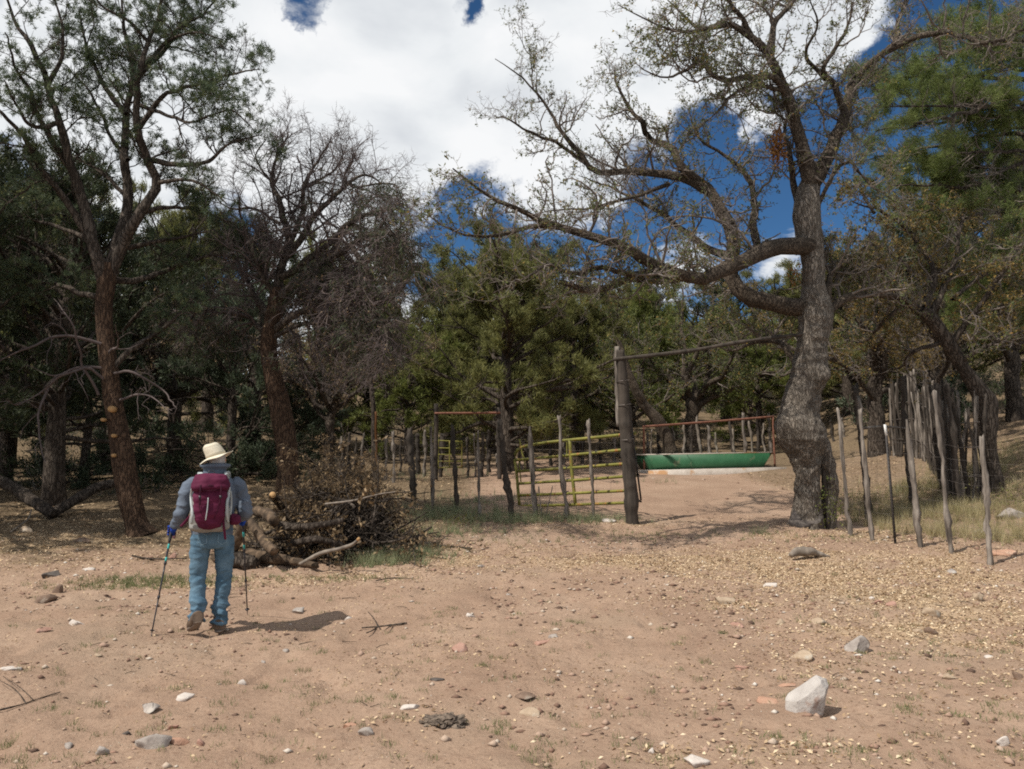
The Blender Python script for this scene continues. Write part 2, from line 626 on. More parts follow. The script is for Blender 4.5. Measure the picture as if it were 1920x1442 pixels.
M['grass_grey'] = mat_leaf('grass_grey', [(0, (.17, .20, .10)), (.5, (.28, .31, .17)), (1, (.42, .41, .25))], .35)
M['grass_dry'] = mat_leaf('grass_dry', [(0, (.20, .18, .08)), (.4, (.34, .29, .15)), (.8, (.50, .42, .25)), (1, (.24, .27, .10))], .3)
M['post_wood'] = mat_noise('post_wood', [(.32, (.05, .04, .032)), (.5, (.155, .13, .108)), (.7, (.33, .285, .24))], 16, .9, .6, .006, (1, 1, .12))
M['post_dark'] = mat_noise('post_dark', [(.3, (.022, .018, .014)), (.7, (.085, .067, .053))], 9, .9, .6, .008, (1, 1, .12))
M['log_wood'] = mat_noise('log_wood', [(.3, (.025, .018, .013)), (.5, (.085, .058, .037)), (.7, (.20, .135, .085))], 9, .95, 1.0, .02, (1, 1, 1))
M['cut_wood'] = mat_noise('cut_wood', [(.3, (.34, .19, .08)), (.7, (.50, .31, .14))], 20, .8, .2, .003)
M['wire'] = mat_noise('wire', [(.3, (.10, .08, .07)), (.7, (.22, .19, .17))], 5, .6, 0, metallic=.5)
M['rust'] = mat_noise('rust', [(.3, (.13, .055, .035)), (.7, (.26, .115, .075))], 12, .85, .3, .003)
M['gate_paint'] = mat_noise('gate_paint', [(.35, (.15, .145, .028)), (.65, (.25, .225, .05))], 5, .55, .15, .002, patch=((.33, .15, .045), 7, .56, .66))
M['trough_green'] = mat_noise('trough_green', [(.3, (.022, .092, .04)), (.7, (.04, .132, .062))], 2.5, .5, .12, .004, (1, 1, .5), patch=((.14, .15, .09), 4, .58, .72))
M['concrete'] = mat_noise('concrete', [(.3, (.42, .36, .30)), (.7, (.60, .53, .46))], 4, .9, .5, .01, patch=((.42, .24, .12), 1.4, .55, .66))
M['black_metal'] = mat_noise('black_metal', [(.3, (.025, .022, .02)), (.7, (.06, .05, .045))], 10, .6, .1, .002)
M['white_paint'] = mat_noise('white_paint', [(.3, (.62, .60, .56)), (.7, (.8, .78, .74))], 12, .6, .1, .002)

# ------------------------------------------------------------------ ground
LIT = []      # leaf litter drifts: x, y, rx, ry, weight
for px, py, rx, ry, w in [(1560, 1068, 3.0, 1.9, .95), (1750, 1130, 2.0, 1.2, .75), (1800, 1250, 1.2, 1.2, .38), (950, 1045, 2.6, .75, .95),
                          (1180, 1060, 1.6, .8, .5), (1080, 985, 2.6, .8, .6), (700, 1078, 1.2, .45, .85), (470, 1092, 1.0, .4, .6),
                          (120, 1020, 3.0, 2.2, .75), (280, 1095, 1.3, .5, .55), (760, 1345, .45, .3, .3), (1380, 1395, .9, .35, .3),
                          (1580, 1000, 1.4, 1.0, .85), (1700, 1060, 2.0, 1.0, .7), (1360, 1130, .5, .25, .6), (1500, 1270, .8, .6, .3),
                          (1850, 1180, .9, .8, .55), (1640, 1190, .9, .4, .45), (1450, 1420, .8, .3, .35)]:
    g = gd(px, py)
    LIT.append((g[0], g[1], rx, ry, w))


def litter(x, y):
    s = 0
    for a, b, rx, ry, w in LIT:
        s = s + w * np.exp(-((x - a) / rx) ** 2 - ((y - b) / ry) ** 2)
    s = s * (0.72 + 0.65 * vnoise(xyz(x * 1.3, y * 1.3, 5.5)) + .65 * vnoise(xyz(x * 3.6, y * 4.2, 15.5)))
    return np.clip(s, 0, 1)


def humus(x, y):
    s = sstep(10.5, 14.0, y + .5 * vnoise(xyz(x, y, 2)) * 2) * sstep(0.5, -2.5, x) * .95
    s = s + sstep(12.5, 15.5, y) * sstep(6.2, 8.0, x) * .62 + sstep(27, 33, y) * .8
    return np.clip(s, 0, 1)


def build_ground():
    ys = [-12.0, -4.0, 1.0, 2.4]
    y = 2.9
    while y < 420:
        ys.append(y)
        y += 0.046 if y < 7 else 0.075 if y < 11 else 0.13 if y < 18 else 0.025 * y if y < 60 else .05 * y
    ys = np.array(ys)
    nx = 410
    t = np.linspace(-1, 1, nx)
    t = t * .72 + .28 * t ** 5
    X = t[None, :] * np.maximum(ys * .98 + 3.0, 10)[:, None]
    Y = np.repeat(ys[:, None], nx, 1)
    Z = hgt(X, Y, True)
    V = np.stack([X, Y, Z], -1).reshape(-1, 3)
    idx = np.arange(len(V)).reshape(len(ys), nx)
    Q = np.stack([idx[:-1, :-1], idx[:-1, 1:], idx[1:, 1:], idx[1:, :-1]], -1).reshape(-1, 4)
    m, n, b, _ = new_mat('dirt')
    tc = n('ShaderNodeTexCoord')
    o = tc.outputs['Object']
    la = n('ShaderNodeAttribute', attribute_name='litter')
    ha = n('ShaderNodeAttribute', attribute_name='humus')
    c = n.ramp(n.noise(o, 0.9, 7, 0.62, .3), [(.3, (0.268, 0.178, 0.125)), (.5, (0.323, 0.220, 0.155)), (.7, (0.376, 0.265, 0.190))])
    c = n.mix(n.maprange(n.noise(o, 26, 5, .7), .50, .66, 0, .62), c, (0.207, 0.131, 0.090))
    c = n.mix(n.maprange(n.noise(o, 60, 4, .7), .60, .70, 0, .6), c, (0.470, 0.374, 0.278))
    c = n.mix(n.maprange(n.noise(o, 0.35, 4, .6), .5, .68, 0, .5), c, (0.306, 0.229, 0.162))
    vo = n('ShaderNodeTexVoronoi', i={'Scale': 38.0, 'Randomness': 1.0})
    n.link(o, vo.inputs['Vector'])
    grit = n.maprange(vo.outputs['Distance'], .10, .22, 1, 0)
    sp = n('ShaderNodeSeparateColor')
    n.link(vo.outputs['Color'], sp.inputs[0])
    c = n.mix(n.math('MULTIPLY', grit, n.maprange(sp.outputs[0], .55, .75, 0, .8)), c, n.ramp(sp.outputs[1], [(0, (0.240, 0.140, 0.099)), (.5, (0.437, 0.351, 0.255)), (1, (0.601, 0.550, 0.440))]))
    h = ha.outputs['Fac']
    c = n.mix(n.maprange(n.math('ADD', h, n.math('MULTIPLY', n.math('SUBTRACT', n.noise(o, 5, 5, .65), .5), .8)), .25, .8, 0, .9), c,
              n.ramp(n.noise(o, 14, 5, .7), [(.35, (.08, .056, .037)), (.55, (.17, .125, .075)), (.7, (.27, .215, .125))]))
    lf = n.maprange(n.math('ADD', la.outputs['Fac'], n.math('MULTIPLY', n.math('SUBTRACT', n.noise(o, 32, 5, .75), .5), 2.2)), .35, .9, 0, .62)
    c = n.mix(lf, c, n.ramp(n.noise(o, 55, 3, .7), [(.3, (.30, .21, .13)), (.7, (.56, .42, .27))]))
    n.link(c, b.inputs['Base Color'])
    b.inputs['Roughness'].default_value = 1.0
    b.inputs['Specular IOR Level'].default_value = 0.05
    hh = n.math('ADD', n.noise(o, 18, 8, .68), n.math('MULTIPLY', grit, n.math('MULTIPLY', sp.outputs[0], .35)))
    bump(n, b, hh, .75, .035)
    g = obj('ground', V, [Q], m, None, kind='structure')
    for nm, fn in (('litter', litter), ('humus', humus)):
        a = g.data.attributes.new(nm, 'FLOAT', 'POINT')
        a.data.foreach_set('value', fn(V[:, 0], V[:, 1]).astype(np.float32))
    return g


build_ground()

# ------------------------------------------------------------------ trees
def limb(pts, d0, d1, r0, r1, rng, K=26, wob=.05, r_pow=.9, dwob=.35):
    t = np.linspace(0, 1, len(pts))
    ds = d0 + (d1 - d0) * t + np.concatenate([[0], rng.normal(size=len(pts) - 1) * dwob * abs(1)]) * t
    p = np.array([at(x, y, d) for (x, y), d in zip(pts, ds)])
    P = spl(p, K)
    s = np.linspace(0, 1, K)
    P = P + (fbm(P * 2.2 + rng.uniform(0, 50), 2)[:, None] * norm(rng.normal(size=(1, 3))) + .6 * vnoise(P * 4.5 + 9)[:, None] * norm(rng.normal(size=(1, 3)))) * wob * np.minimum(s * 6, 1)[:, None]
    R = (r1 + (r0 - r1) * (1 - s) ** r_pow)
    R = R * (1 + .10 * vnoise(P * 5 + 3))
    return P, R


def add_limbs(root, L, bark, name='limb', n=9):
    for P, R in L:
        nn = n if R[0] > .05 else 6
        V, Q = tubes(P[None], R[None], nn)
        obj(name, V, [Q], bark, root)


def stack(L):
    return np.stack([p for p, _ in L]), np.stack([r for _, r in L])


def fork_twigs(P, R, rng, dens=(3.2, 7, 9), l1=(.5, 1.7), l2=(.2, .75), l3=(.08, .32), wig=(.30, .32, .3), trop=(0, 0, .05), K=(8, 5, 3), up=0.1, ang=(35, 80), tr=(.15, 1.0), rf=.5, rmin=.0028):
    out = []
    p, r = grow(spawn(P, R, rng, dens[0], l1, ang, rf, tr, up, rmin * 2), rng, K[0], wig[0], trop)
    out.append((p, r, 4))
    if dens[1]:
        p2, r2 = grow(spawn(p, r, rng, dens[1], l2, ang, .65, (.2, 1), up, rmin * 1.3), rng, K[1], wig[1], trop)
        out.append((p2, r2, 3))
        if dens[2]:
            p3, r3 = grow(spawn(p2, r2, rng, dens[2], l3, ang, .7, (.2, 1), up, rmin), rng, K[2], wig[2], trop, .6)
            out.append((p3, r3, 3))
    return out


def twig_mesh(root, levels, mat, name='twigs'):
    a = Acc()
    for P, R, n in levels:
        a.add(*(spikes(P, R) if n == 3 and P.shape[1] > 2 else tubes(P, R, n)))
    return a.build(name, mat, root, kind='stuff')


def trunk_px(secs, d, n, K, rough, freq, rng, dlean=0.0):
    """trunk whose outline follows (row, left, right) at distance d"""
    c = []
    for i, (y, l, r) in enumerate(secs):
        dd = d + dlean * i / (len(secs) - 1)
        p = at((l + r) / 2, y, dd)
        c.append([*p, (r - l) / 2 / F * dd])
    c = np.array(c)
    c = spl(c, K)
    V, Q = tubes(c[None, :, :3], c[None, :, 3], n)
    ctr = np.repeat(c[:, :3], n, 0)
    dv = V - ctr
    nz = fbm(V * np.array([freq, freq, freq * .45]) + rng.uniform(0, 30), 4)
    ridge = np.abs(vnoise(V * np.array([13, 13, 3.0])))
    V = ctr + dv * (1 + rough * nz + .05 * (ridge - .4))[:, None]
    return V, Q, c


# --- the big oak at the gate
def big_oak():
    rng = np.random.default_rng(11)
    g = gd(1523, 988)
    D = g[1]
    root = thing('oak_tree', g, 'big gnarled oak with a lumpy pale trunk holding up the gate beam', 'tree')
    secs = [(1012, 1466, 1556), (990, 1477, 1546), (965, 1485, 1540), (925, 1490, 1536), (885, 1490, 1536), (858, 1482, 1540), (830, 1466, 1548), (800, 1456, 1543),
            (778, 1461, 1538), (750, 1468, 1537), (722, 1478, 1539), (703, 1484, 1547), (680, 1489, 1547), (650, 1495, 1546), (622, 1499, 1554),
            (600, 1497, 1560), (575, 1497, 1560), (545, 1503, 1548), (505, 1505, 1545), (465, 1500, 1544), (430, 1492, 1541), (400, 1487, 1540), (368, 1490, 1539), (335, 1502, 1542), (310, 1510, 1545)]
    V, Q, c = trunk_px(secs, D, 72, 230, .10, 2.6, rng, .1)
    # burls: swellings on the trunk
    for px, py, r, h in [(1470, 800, .34, .10), (1548, 705, .16, .13), (1500, 700, .25, -.05), (1490, 860, .3, .05), (1530, 760, .2, -.07), (1548, 780, .22, -.06), (1520, 615, .3, .06), (1488, 790, .2, .07)]:
        p = at(px, py, D - .25)
        dist = np.linalg.norm(V - p, axis=1)
        k = np.argmin(np.linalg.norm(c[:, :3] - p, axis=1))
        V = V + norm(V - c[k, :3]) * (h * np.exp(-(dist / r) ** 2))[:, None]
    ctr = np.repeat(c[:, :3], 72, 0)
    kn = np.abs(vnoise(V * np.array([4.6, 4.6, 5.2]) + 12))
    V = V + norm(V - ctr) * (.055 * (.35 - kn) + .012 * fbm(V * np.array([22, 22, 7]) + 5, 2))[:, None] * sstep(7.5, 3.0, V[:, 2])[:, None]
    obj('trunk', V, [Q], M['oak_bark'], root)
    P, R = limb([(1550, 1005), (1553, 955), (1555, 905), (1551, 865), (1538, 828), (1522, 795)], D + .12, D, .165, .13, rng, 40, .03, dwob=0)
    V, Q = tubes(P[None], R[None], 18)
    V = V + .03 * fbm(V * 5, 3)[:, None]
    obj('side_stem', V, [Q], M['oak_bark'], root)
    T = []
    def l(pts, d1, r0, r1=.02, d0=0.0, **k):
        T.append(limb(pts, D + d0, D + d1, r0, r1, rng, **k))
    l([(1518, 462), (1470, 462), (1440, 467), (1400, 487), (1360, 505), (1310, 520), (1260, 510), (1215, 490), (1180, 470), (1120, 445), (1070, 430), (1010, 412), (965, 390), (925, 372), (885, 345), (850, 318)], -3.2, .19, .014)
    l([(1180, 470), (1100, 440), (1007, 423), (950, 437), (905, 443), (860, 436), (825, 420), (798, 395)], -3.2, .07, .01, -1.6)
    l([(1290, 518), (1227, 525), (1180, 521), (1140, 540), (1097, 543), (1052, 529)], -2.6, .10, .055, -.8)
    l([(1240, 503), (1190, 515), (1120, 503), (1073, 512), (1027, 503), (973, 530), (925, 548)], -3.6, .07, .012, -1.0)
    l([(1515, 577), (1480, 575), (1445, 567), (1400, 556), (1375, 525), (1372, 480), (1376, 440), (1350, 390), (1323, 350), (1280, 318), (1252, 272), (1222, 265), (1200, 227), (1180, 200), (1163, 165), (1150, 125)], 1.6, .20, .012)
    l([(1335, 362), (1273, 332), (1190, 322), (1113, 317), (1085, 285), (1055, 250), (1030, 205), (998, 165), (965, 135), (928, 112)], 1.4, .11, .009, .9)
    l([(1113, 317), (1075, 290), (1040, 265), (1000, 250), (960, 227), (925, 218)], .4, .05, .009, 1.1)
    l([(1000, 165), (998, 140), (990, 95), (965, 55)], 1.6, .022, .007, 1.3)
    l([(1372, 480), (1330, 470), (1290, 440), (1240, 400), (1190, 372), (1140, 350), (1085, 330)], 2.2, .09, .01, .6)
    l([(1255, 345), (1180, 372), (1100, 390), (1045, 395), (1000, 402)], .2, .05, .01, .9)
    l([(1400, 480), (1420, 465), (1412, 430), (1415, 390), (1410, 350), (1385, 310), (1350, 285), (1320, 270), (1290, 205)], 1.0, .10, .012, 0)
    l([(1520, 345), (1505, 275), (1488, 215), (1465, 150), (1440, 100), (1400, 66), (1360, 45), (1320, 58), (1285, 32), (1250, 0)], -1.2, .17, .012)
    l([(1478, 185), (1455, 147), (1400, 145), (1345, 147), (1323, 115), (1283, 133), (1235, 142), (1190, 120)], -2.0, .08, .01, -.3)
    l([(1470, 170), (1420, 160), (1370, 180), (1340, 215), (1300, 250)], -1.8, .05, .01, -.4)
    l([(1445, 110), (1450, 50), (1480, 10), (1495, -50)], .5, .08, .02, -.4)
    l([(1410, 70), (1380, 20), (1340, -20), (1290, -50)], -1.5, .06, .015, -.7)
    l([(1360, 48), (1290, 60), (1220, 40), (1160, 10)], -2.4, .05, .01, -1)
    l([(1525, 345), (1555, 290), (1583, 225), (1592, 180), (1625, 125), (1665, 95), (1685, 45), (1705, -20)], .6, .16, .03)
    l([(1660, 98), (1710, 75), (1760, 60), (1810, 70), (1850, 78), (1920, 55), (1990, 25)], -1.2, .07, .015, .4)
    l([(1585, 215), (1565, 160), (1545, 130), (1570, 85), (1590, 50), (1600, 0)], -.6, .08, .02, .2)
    l([(1548, 150), (1510, 100), (1530, 50), (1520, 0)], -1.0, .05, .015, -.1)
    l([(1500, 395), (1487, 340), (1482, 290), (1472, 240), (1480, 190)], .6, .08, .03, .2)
    l([(1530, 395), (1548, 355), (1575, 312), (1592, 304), (1622, 330), (1655, 360), (1692, 385)], -.6, .05, .012, .1)
    l([(1540, 605), (1553, 545), (1558, 512), (1585, 490), (1608, 478)], .4, .10, .03)
    l([(1540, 600), (1580, 562), (1630, 553), (1668, 553), (1710, 575)], .9, .10, .04)
    l([(1495, 690), (1470, 650), (1420, 640), (1370, 660), (1330, 640)], 1.5, .07, .015, .2)
    T = [(p, r * (.92 - .16 * np.linspace(0, 1, len(r)))) for p, r in T]
    add_limbs(root, T, M['limb_bark'])
    P, R = stack(T)
    lv = fork_twigs(P, R, rng, (7, 13.5, 17), (.4, 1.7), (.18, .75), (.08, .32), (.34, .38, .32), (0, 0, .06), (9, 6, 3), .15, rmin=.003)
    twig_mesh(root, lv, M['grey_twig'])
    a = Acc()
    p, _, _ = points_on(lv[2][0], rng, 34000)
    keep = fbm(p * .9 + 3, 2) > -.25
    a.add(*leaves(p[keep], rng, .052, .026))
    p, _, _ = points_on(lv[1][0], rng, 24000)
    keep = (fbm(p * .8 + 13, 2) > -.1)
    a.add(*leaves(p[keep], rng, .055, .028))
    a.build('foliage', M['oak_leaf'], root, kind='stuff')
    # clump of dead orange leaves hanging by the fork
    a = Acc()
    p = at(1457, 272, D - .2) + rng.normal(size=(420, 3)) * [.07, .07, .20]
    a.add(*leaves(p, rng, .07, .035, .8))
    for i in range(5):
        q = at(1462, 235, D - .1)
        a.add(*capped([q, q + [rng.normal() * .05, rng.normal() * .05, -.25], q + [rng.normal() * .08, rng.normal() * .08, -.5]], [.008, .006, .003], 4))
    p = at(1490, 510, D - .1) + rng.normal(size=(90, 3)) * [.06, .06, .15]
    a.add(*leaves(p, rng, .06, .03, .5))
    a.build('dead_leaf_cluster', M['russet_leaf'], root, kind='stuff')
    # shoots at the foot
    a = Acc()
    p = at(1555, 945, D - .35) + rng.normal(size=(170, 3)) * [.14, .1, .2]
    a.add(*leaves(p, rng, .05, .028))
    a.build('sprout', M['lime_leaf'], root, kind='stuff')
    return D


OAK_D = big_oak()


# --- the tall pine at the left
def left_pine():
    rng = np.random.default_rng(21)
    g = gd(262, 1000)
    D = g[1]
    root = thing('pine_tree', g, 'tall pine with a leaning reddish trunk and forked crown, behind the hiker', 'tree')
    secs = [(1012, 236, 300), (990, 236, 280), (950, 226, 268), (900, 216, 258), (850, 209, 250), (800, 203, 240), (740, 194, 226), (680, 188, 219), (620, 182, 212), (570, 180, 210), (525, 184, 216), (495, 190, 218)]
    V, Q, c = trunk_px(secs, D, 26, 90, .07, 2.5, rng, .2)
    obj('trunk', V, [Q], M['pine_bark'], root)
    T = []
    def l(pts, d1, r0, r1=.012, d0=0.2, **k):
        T.append(limb(pts, D + d0, D + d1, r0, r1, rng, **k))
    l([(203, 525), (225, 470), (262, 395), (298, 343), (275, 290), (258, 245), (257, 190), (262, 130), (280, 80), (300, 20), (310, -40)], -.5, .12)
    l([(203, 520), (215, 470), (240, 375), (233, 290), (236, 215), (250, 140), (235, 60), (225, -30)], .9, .12)
    l([(198, 540), (180, 470), (155, 380), (130, 310), (110, 230), (90, 160), (60, 90), (20, 20), (0, -40)], -.8, .12)
    l([(178, 465), (120, 370), (70, 310), (40, 250), (0, 215), (-40, 190)], -1.5, .08)
    l([(298, 343), (340, 335), (390, 352), (430, 385)], -.6, .04, .01, -.2)
    l([(277, 300), (330, 308), (390, 303), (440, 265), (490, 256)], -1.0, .06, .008)
    l([(258, 245), (300, 185), (350, 165), (400, 150), (450, 135), (488, 130)], -.8, .055, .008)
    l([(262, 140), (300, 100), (340, 50), (390, 20), (415, -20)], .2, .05, .01)
    l([(250, 150), (290, 110), (330, 60), (350, -10)], 1.4, .05, .01, .6)
    l([(240, 375), (200, 330), (150, 300), (100, 285)], 1.5, .05, .01, .5)
    l([(130, 310), (95, 260), (60, 180), (30, 120), (10, 60)], -2, .06, .01)
    l([(215, 470), (280, 455), (340, 445), (400, 430)], 1.8, .06, .01, .5)
    l([(203, 525), (260, 525), (330, 500), (400, 480), (470, 490)], 2.2, .07, .01, .4)
    l([(212, 690), (245, 655), (290, 628), (325, 600), (360, 560)], .9, .06, .015, .1)
    l([(196, 560), (140, 545), (80, 530), (15, 540)], 1.2, .06, .01, .3)
    l([(257, 195), (310, 215), (370, 225), (430, 205), (470, 235)], -1.2, .04, .008, -.2)
    l([(236, 215), (190, 150), (160, 80), (150, 10)], 1.2, .06, .01, .5)
    l([(262, 130), (320, 75), (370, 60), (420, 75)], -.5, .04, .008, -.2)
    l([(110, 230), (60, 235), (10, 150)], -1.8, .05, .01, -.3)
    l([(200, 500), (150, 440), (90, 420), (20, 400)], 1.6, .06, .01, .3)
    l([(265, 400), (330, 385), (380, 400), (440, 420)], 1.8, .05, .01, .4)
    l([(240, 300), (200, 240), (180, 190), (120, 120)], .9, .05, .01, .4)
    l([(90, 160), (120, 90), (110, 20), (90, -30)], -.5, .05, .01, -.4)
    l([(280, 80), (240, 40), (190, 10), (170, -30)], -.9, .04, .01, -.3)
    add_limbs(root, T, M['dark_bark'])
    P, R = stack(T)
    lv = fork_twigs(P, R, rng, (6.5, 13, 19), (.35, 1.4), (.15, .6), (.08, .24), (.24, .26, .25), (0, 0, .08), (7, 4, 3), .15, (35, 75), (.3, 1))
    twig_mesh(root, lv, M['dark_bark'])
    a = Acc()
    p = np.concatenate([lv[2][0][:, -1], lv[2][0][:, 2], lv[1][0][:, -1]])
    d = np.concatenate([norm(lv[2][0][:, -1] - lv[2][0][:, -2]), norm(lv[2][0][:, -1] - lv[2][0][:, -2]), norm(lv[1][0][:, -1] - lv[1][0][:, -2])])
    keep = (fbm(p * 1.0 + 3, 2) > -.22)
    a.add(*tufts(p[keep], norm(d[keep] + [0, 0, .25]), rng, 10, .075, .011, .75, .02))
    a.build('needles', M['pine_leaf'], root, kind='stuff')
    # dead grey limbs low on the trunk
    T2 = []
    for pts in ([(190, 645), (155, 633), (110, 633), (60, 650), (0, 675), (-30, 690)], [(196, 712), (170, 692), (130, 700), (80, 735), (40, 760), (14, 748)],
                [(190, 690), (150, 690), (100, 705), (60, 690)], [(215, 700), (260, 703), (300, 730), (330, 765)], [(206, 660), (222, 640), (218, 610)],
                [(185, 740), (160, 690), (130, 600), (100, 560)], [(90, 728), (72, 780), (75, 830), (85, 870)], [(226, 750), (270, 740), (320, 770)]):
        T2.append(limb(pts, D, D - .9, .028, .005, rng, 20, .05, dwob=.3))
    add_limbs(root, T2, M['red_twig'], 'dead_limb', 6)
    P, R = stack(T2)
    lv = fork_twigs(P, R, rng, (3.2, 4, 0), (.2, .8), (.1, .35), (0, 0), (.3, .3, .3), (0, 0, -.05), (7, 5, 4), 0, (30, 70), (.15, 1))
    twig_mesh(root, lv, M['red_twig'], 'dead_twigs')
    # sawn limb scars on the trunk
    for px, py, r in [(209, 767, .055), (193, 787, .03), (213, 817, .03), (213, 854, .03)]:
        p = at(px, py, D - .17)
        V, Fc = capped([p + [0, .09, 0], p + [0, -.035, 0]], [r * 1.15, r], 12)
        obj('sawn_knot', V, Fc, M['cut_wood'], root, smooth=False)


left_pine()


# --- the bare tree hung with drooping twigs
def bare_tree():
    rng = np.random.default_rng(31)
    g = ground(545, 16.0)
    D = 16.0
    root = thing('bare_tree', g, 'bare tree with reddish drooping twigs behind the brush pile', 'tree')
    py0 = 868 - (g[2] - 1.6) / D * F
    secs = [(py0 + 25, 505, 570), (py0 - 10, 512, 564), (860, 518, 560), (800, 512, 552), (745, 503, 540), (700, 494, 528), (660, 488, 520), (620, 490, 522), (580, 500, 528), (540, 508, 532)]
    V, Q, c = trunk_px(secs, D, 26, 80, .09, 2.5, rng)
    obj('trunk', V, [Q], M['pine_bark'], root)
    U, W = [], []
    def l(T, pts, d1, r0, r1=.012, d0=0.0, **k):
        T.append(limb(pts, D + d0, D + d1, r0, r1, rng, **k))
    l(U, [(518, 560), (528, 500), (540, 460), (528, 390), (510, 345), (520, 292), (540, 255)], .5, .11)
    l(U, [(535, 470), (560, 420), (572, 340), (598, 300), (620, 258)], 1.0, .07)
    l(U, [(538, 480), (580, 425), (617, 377), (650, 345), (685, 328), (722, 345)], -.4, .08)
    l(U, [(510, 600), (470, 540), (440, 480), (400, 430)], 1.0, .07)
    l(U, [(520, 560), (475, 480), (455, 420), (445, 365)], -.8, .06)
    l(U, [(512, 345), (490, 320), (480, 290), (500, 260)], .6, .03, .008, .3)
    l(U, [(572, 350), (610, 330), (640, 290), (640, 255)], .8, .03, .008, .5)
    l(U, [(525, 420), (470, 390), (430, 390), (390, 350)], 1.2, .04, .01, .3)
    l(U, [(650, 345), (690, 350), (740, 345), (755, 370)], -.9, .03, .008, -.3)
    l(W, [(522, 555), (600, 500), (660, 460), (720, 440), (765, 470), (785, 540)], -3.6, .09)
    l(W, [(512, 620), (590, 570), (660, 560), (710, 590), (728, 660)], -3.0, .08)
    l(W, [(530, 520), (600, 470), (680, 405), (740, 390), (775, 425)], -2.4, .08)
    l(W, [(505, 640), (560, 610), (620, 610), (650, 680)], -1.0, .06)
    l(W, [(600, 500), (650, 430), (700, 370), (745, 365)], -.3, .05, .01, -.2)
    l(W, [(660, 460), (690, 520), (705, 600), (700, 670)], -2.2, .05, .01, -1.6)
    l(W, [(510, 610), (560, 540), (620, 520), (680, 500), (760, 530)], 1.5, .06)
    l(W, [(505, 630), (450, 590), (400, 580), (350, 610)], 1.0, .06)
    add_limbs(root, U + W, M['dark_bark'])
    P, R = stack(U)
    lv = fork_twigs(P, R, rng, (8, 15, 18), (.5, 1.7), (.2, .75), (.1, .4), (.28, .3, .3), (0, 0, .06), (7, 5, 3), .2, rmin=.003)
    twig_mesh(root, lv, M['red_twig'])
    P, R = stack(W)
    lw = fork_twigs(P, R, rng, (11, 14, 14), (.4, 1.7), (.25, .95), (.1, .5), (.25, .28, .3), (0, 0, -.14), (7, 5, 3), .0, rmin=.003)
    twig_mesh(root, lw, M['red_twig'], 'drooping_twigs')
    a = Acc()
    p, d, _ = points_on(lw[2][0], rng, 5000)
    keep = fbm(p * .8 + 1, 2) > -.1
    a.add(*tufts(p[keep], norm(d[keep] + [0, 0, -.6]), rng, 6, .12, .014, .5, .06))
    a.build('moss', M['juniper_dark'], root, kind='stuff')
    a = Acc()
    p, d, _ = points_on(lw[2][0], rng, 5000)
    keep = fbm(p * .9 + 21, 2) > -.05
    a.add(*leaves(p[keep], rng, .045, .022, .3))
    a.build('dead_leaves', M['brown_leaf'], root, kind='stuff')


bare_tree()


# --- pine at the right edge
def right_pine():
    rng = np.random.default_rng(41)
    D = 19.0
    g = ground(2010, D)
    root = thing('pine_tree', g, 'bright green pine reaching in from the right edge high above the fence', 'tree')
    c = np.array([[g[0], D, g[2] - .2, .24], [g[0] - .1, D, g[2] + 3, .19], [g[0] + .15, D, g[2] + 7, .15], [g[0] - .1, D, g[2] + 12, .09], [g[0], D, g[2] + 15.5, .03]])
    c = spl(c, 40)
    V, Q = tubes(c[None, :, :3], c[None, :, 3], 16)
    obj('trunk', V, [Q], M['pine_bark'], root)
    T = []
    ends = [(1625, 150), (1640, 250), (1620, 300), (1650, 345), (1700, 400), (1690, 190), (1720, 110), (1760, 60), (1790, 0), (1830, -60), (1680, 300), (1740, 350), (1780, 420), (1690, 240),
            (1850, 120), (1830, 250), (1860, 330), (1800, 480), (1850, 540), (1810, 600), (1740, 160), (1770, 290), (1640, 200), (1700, 60)]
    for ex, ey in ends:
        dd = rng.uniform(-2.6, 2.6)
        y0 = ey + rng.uniform(-50, 70) - (2010 - ex) * .08
        pts = [(2010, y0), (2010 - (2010 - ex) * .35, y0 + (ey - y0) * .25 - 15), (2010 - (2010 - ex) * .7, y0 + (ey - y0) * .65 - 8), (ex, ey)]
        T.append(limb(pts, D, D + dd, .07, .01, rng, 26, .10))
    add_limbs(root, T, M['dark_bark'])
    P, R = stack(T)
    lv = fork_twigs(P, R, rng, (4.2, 9, 8), (.5, 1.6), (.2, .7), (.1, .3), (.2, .22, .22), (0, 0, .03), (7, 4, 3), .05, (35, 70), (.25, 1))
    twig_mesh(root, lv, M['grey_twig'])
    a = Acc()
    p, d, _ = points_on(lv[2][0], rng, 22000)
    p1, d1, _ = points_on(lv[1][0], rng, 14000)
    p, d = np.concatenate([p, p1]), np.concatenate([d, d1])
    keep = fbm(p * .55 + 31, 3) > -.38
    a.add(*tufts(p[keep], norm(d[keep] + [0, 0, .15]), rng, 7, .13, .0135, .65, .05))
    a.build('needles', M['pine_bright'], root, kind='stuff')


right_pine()


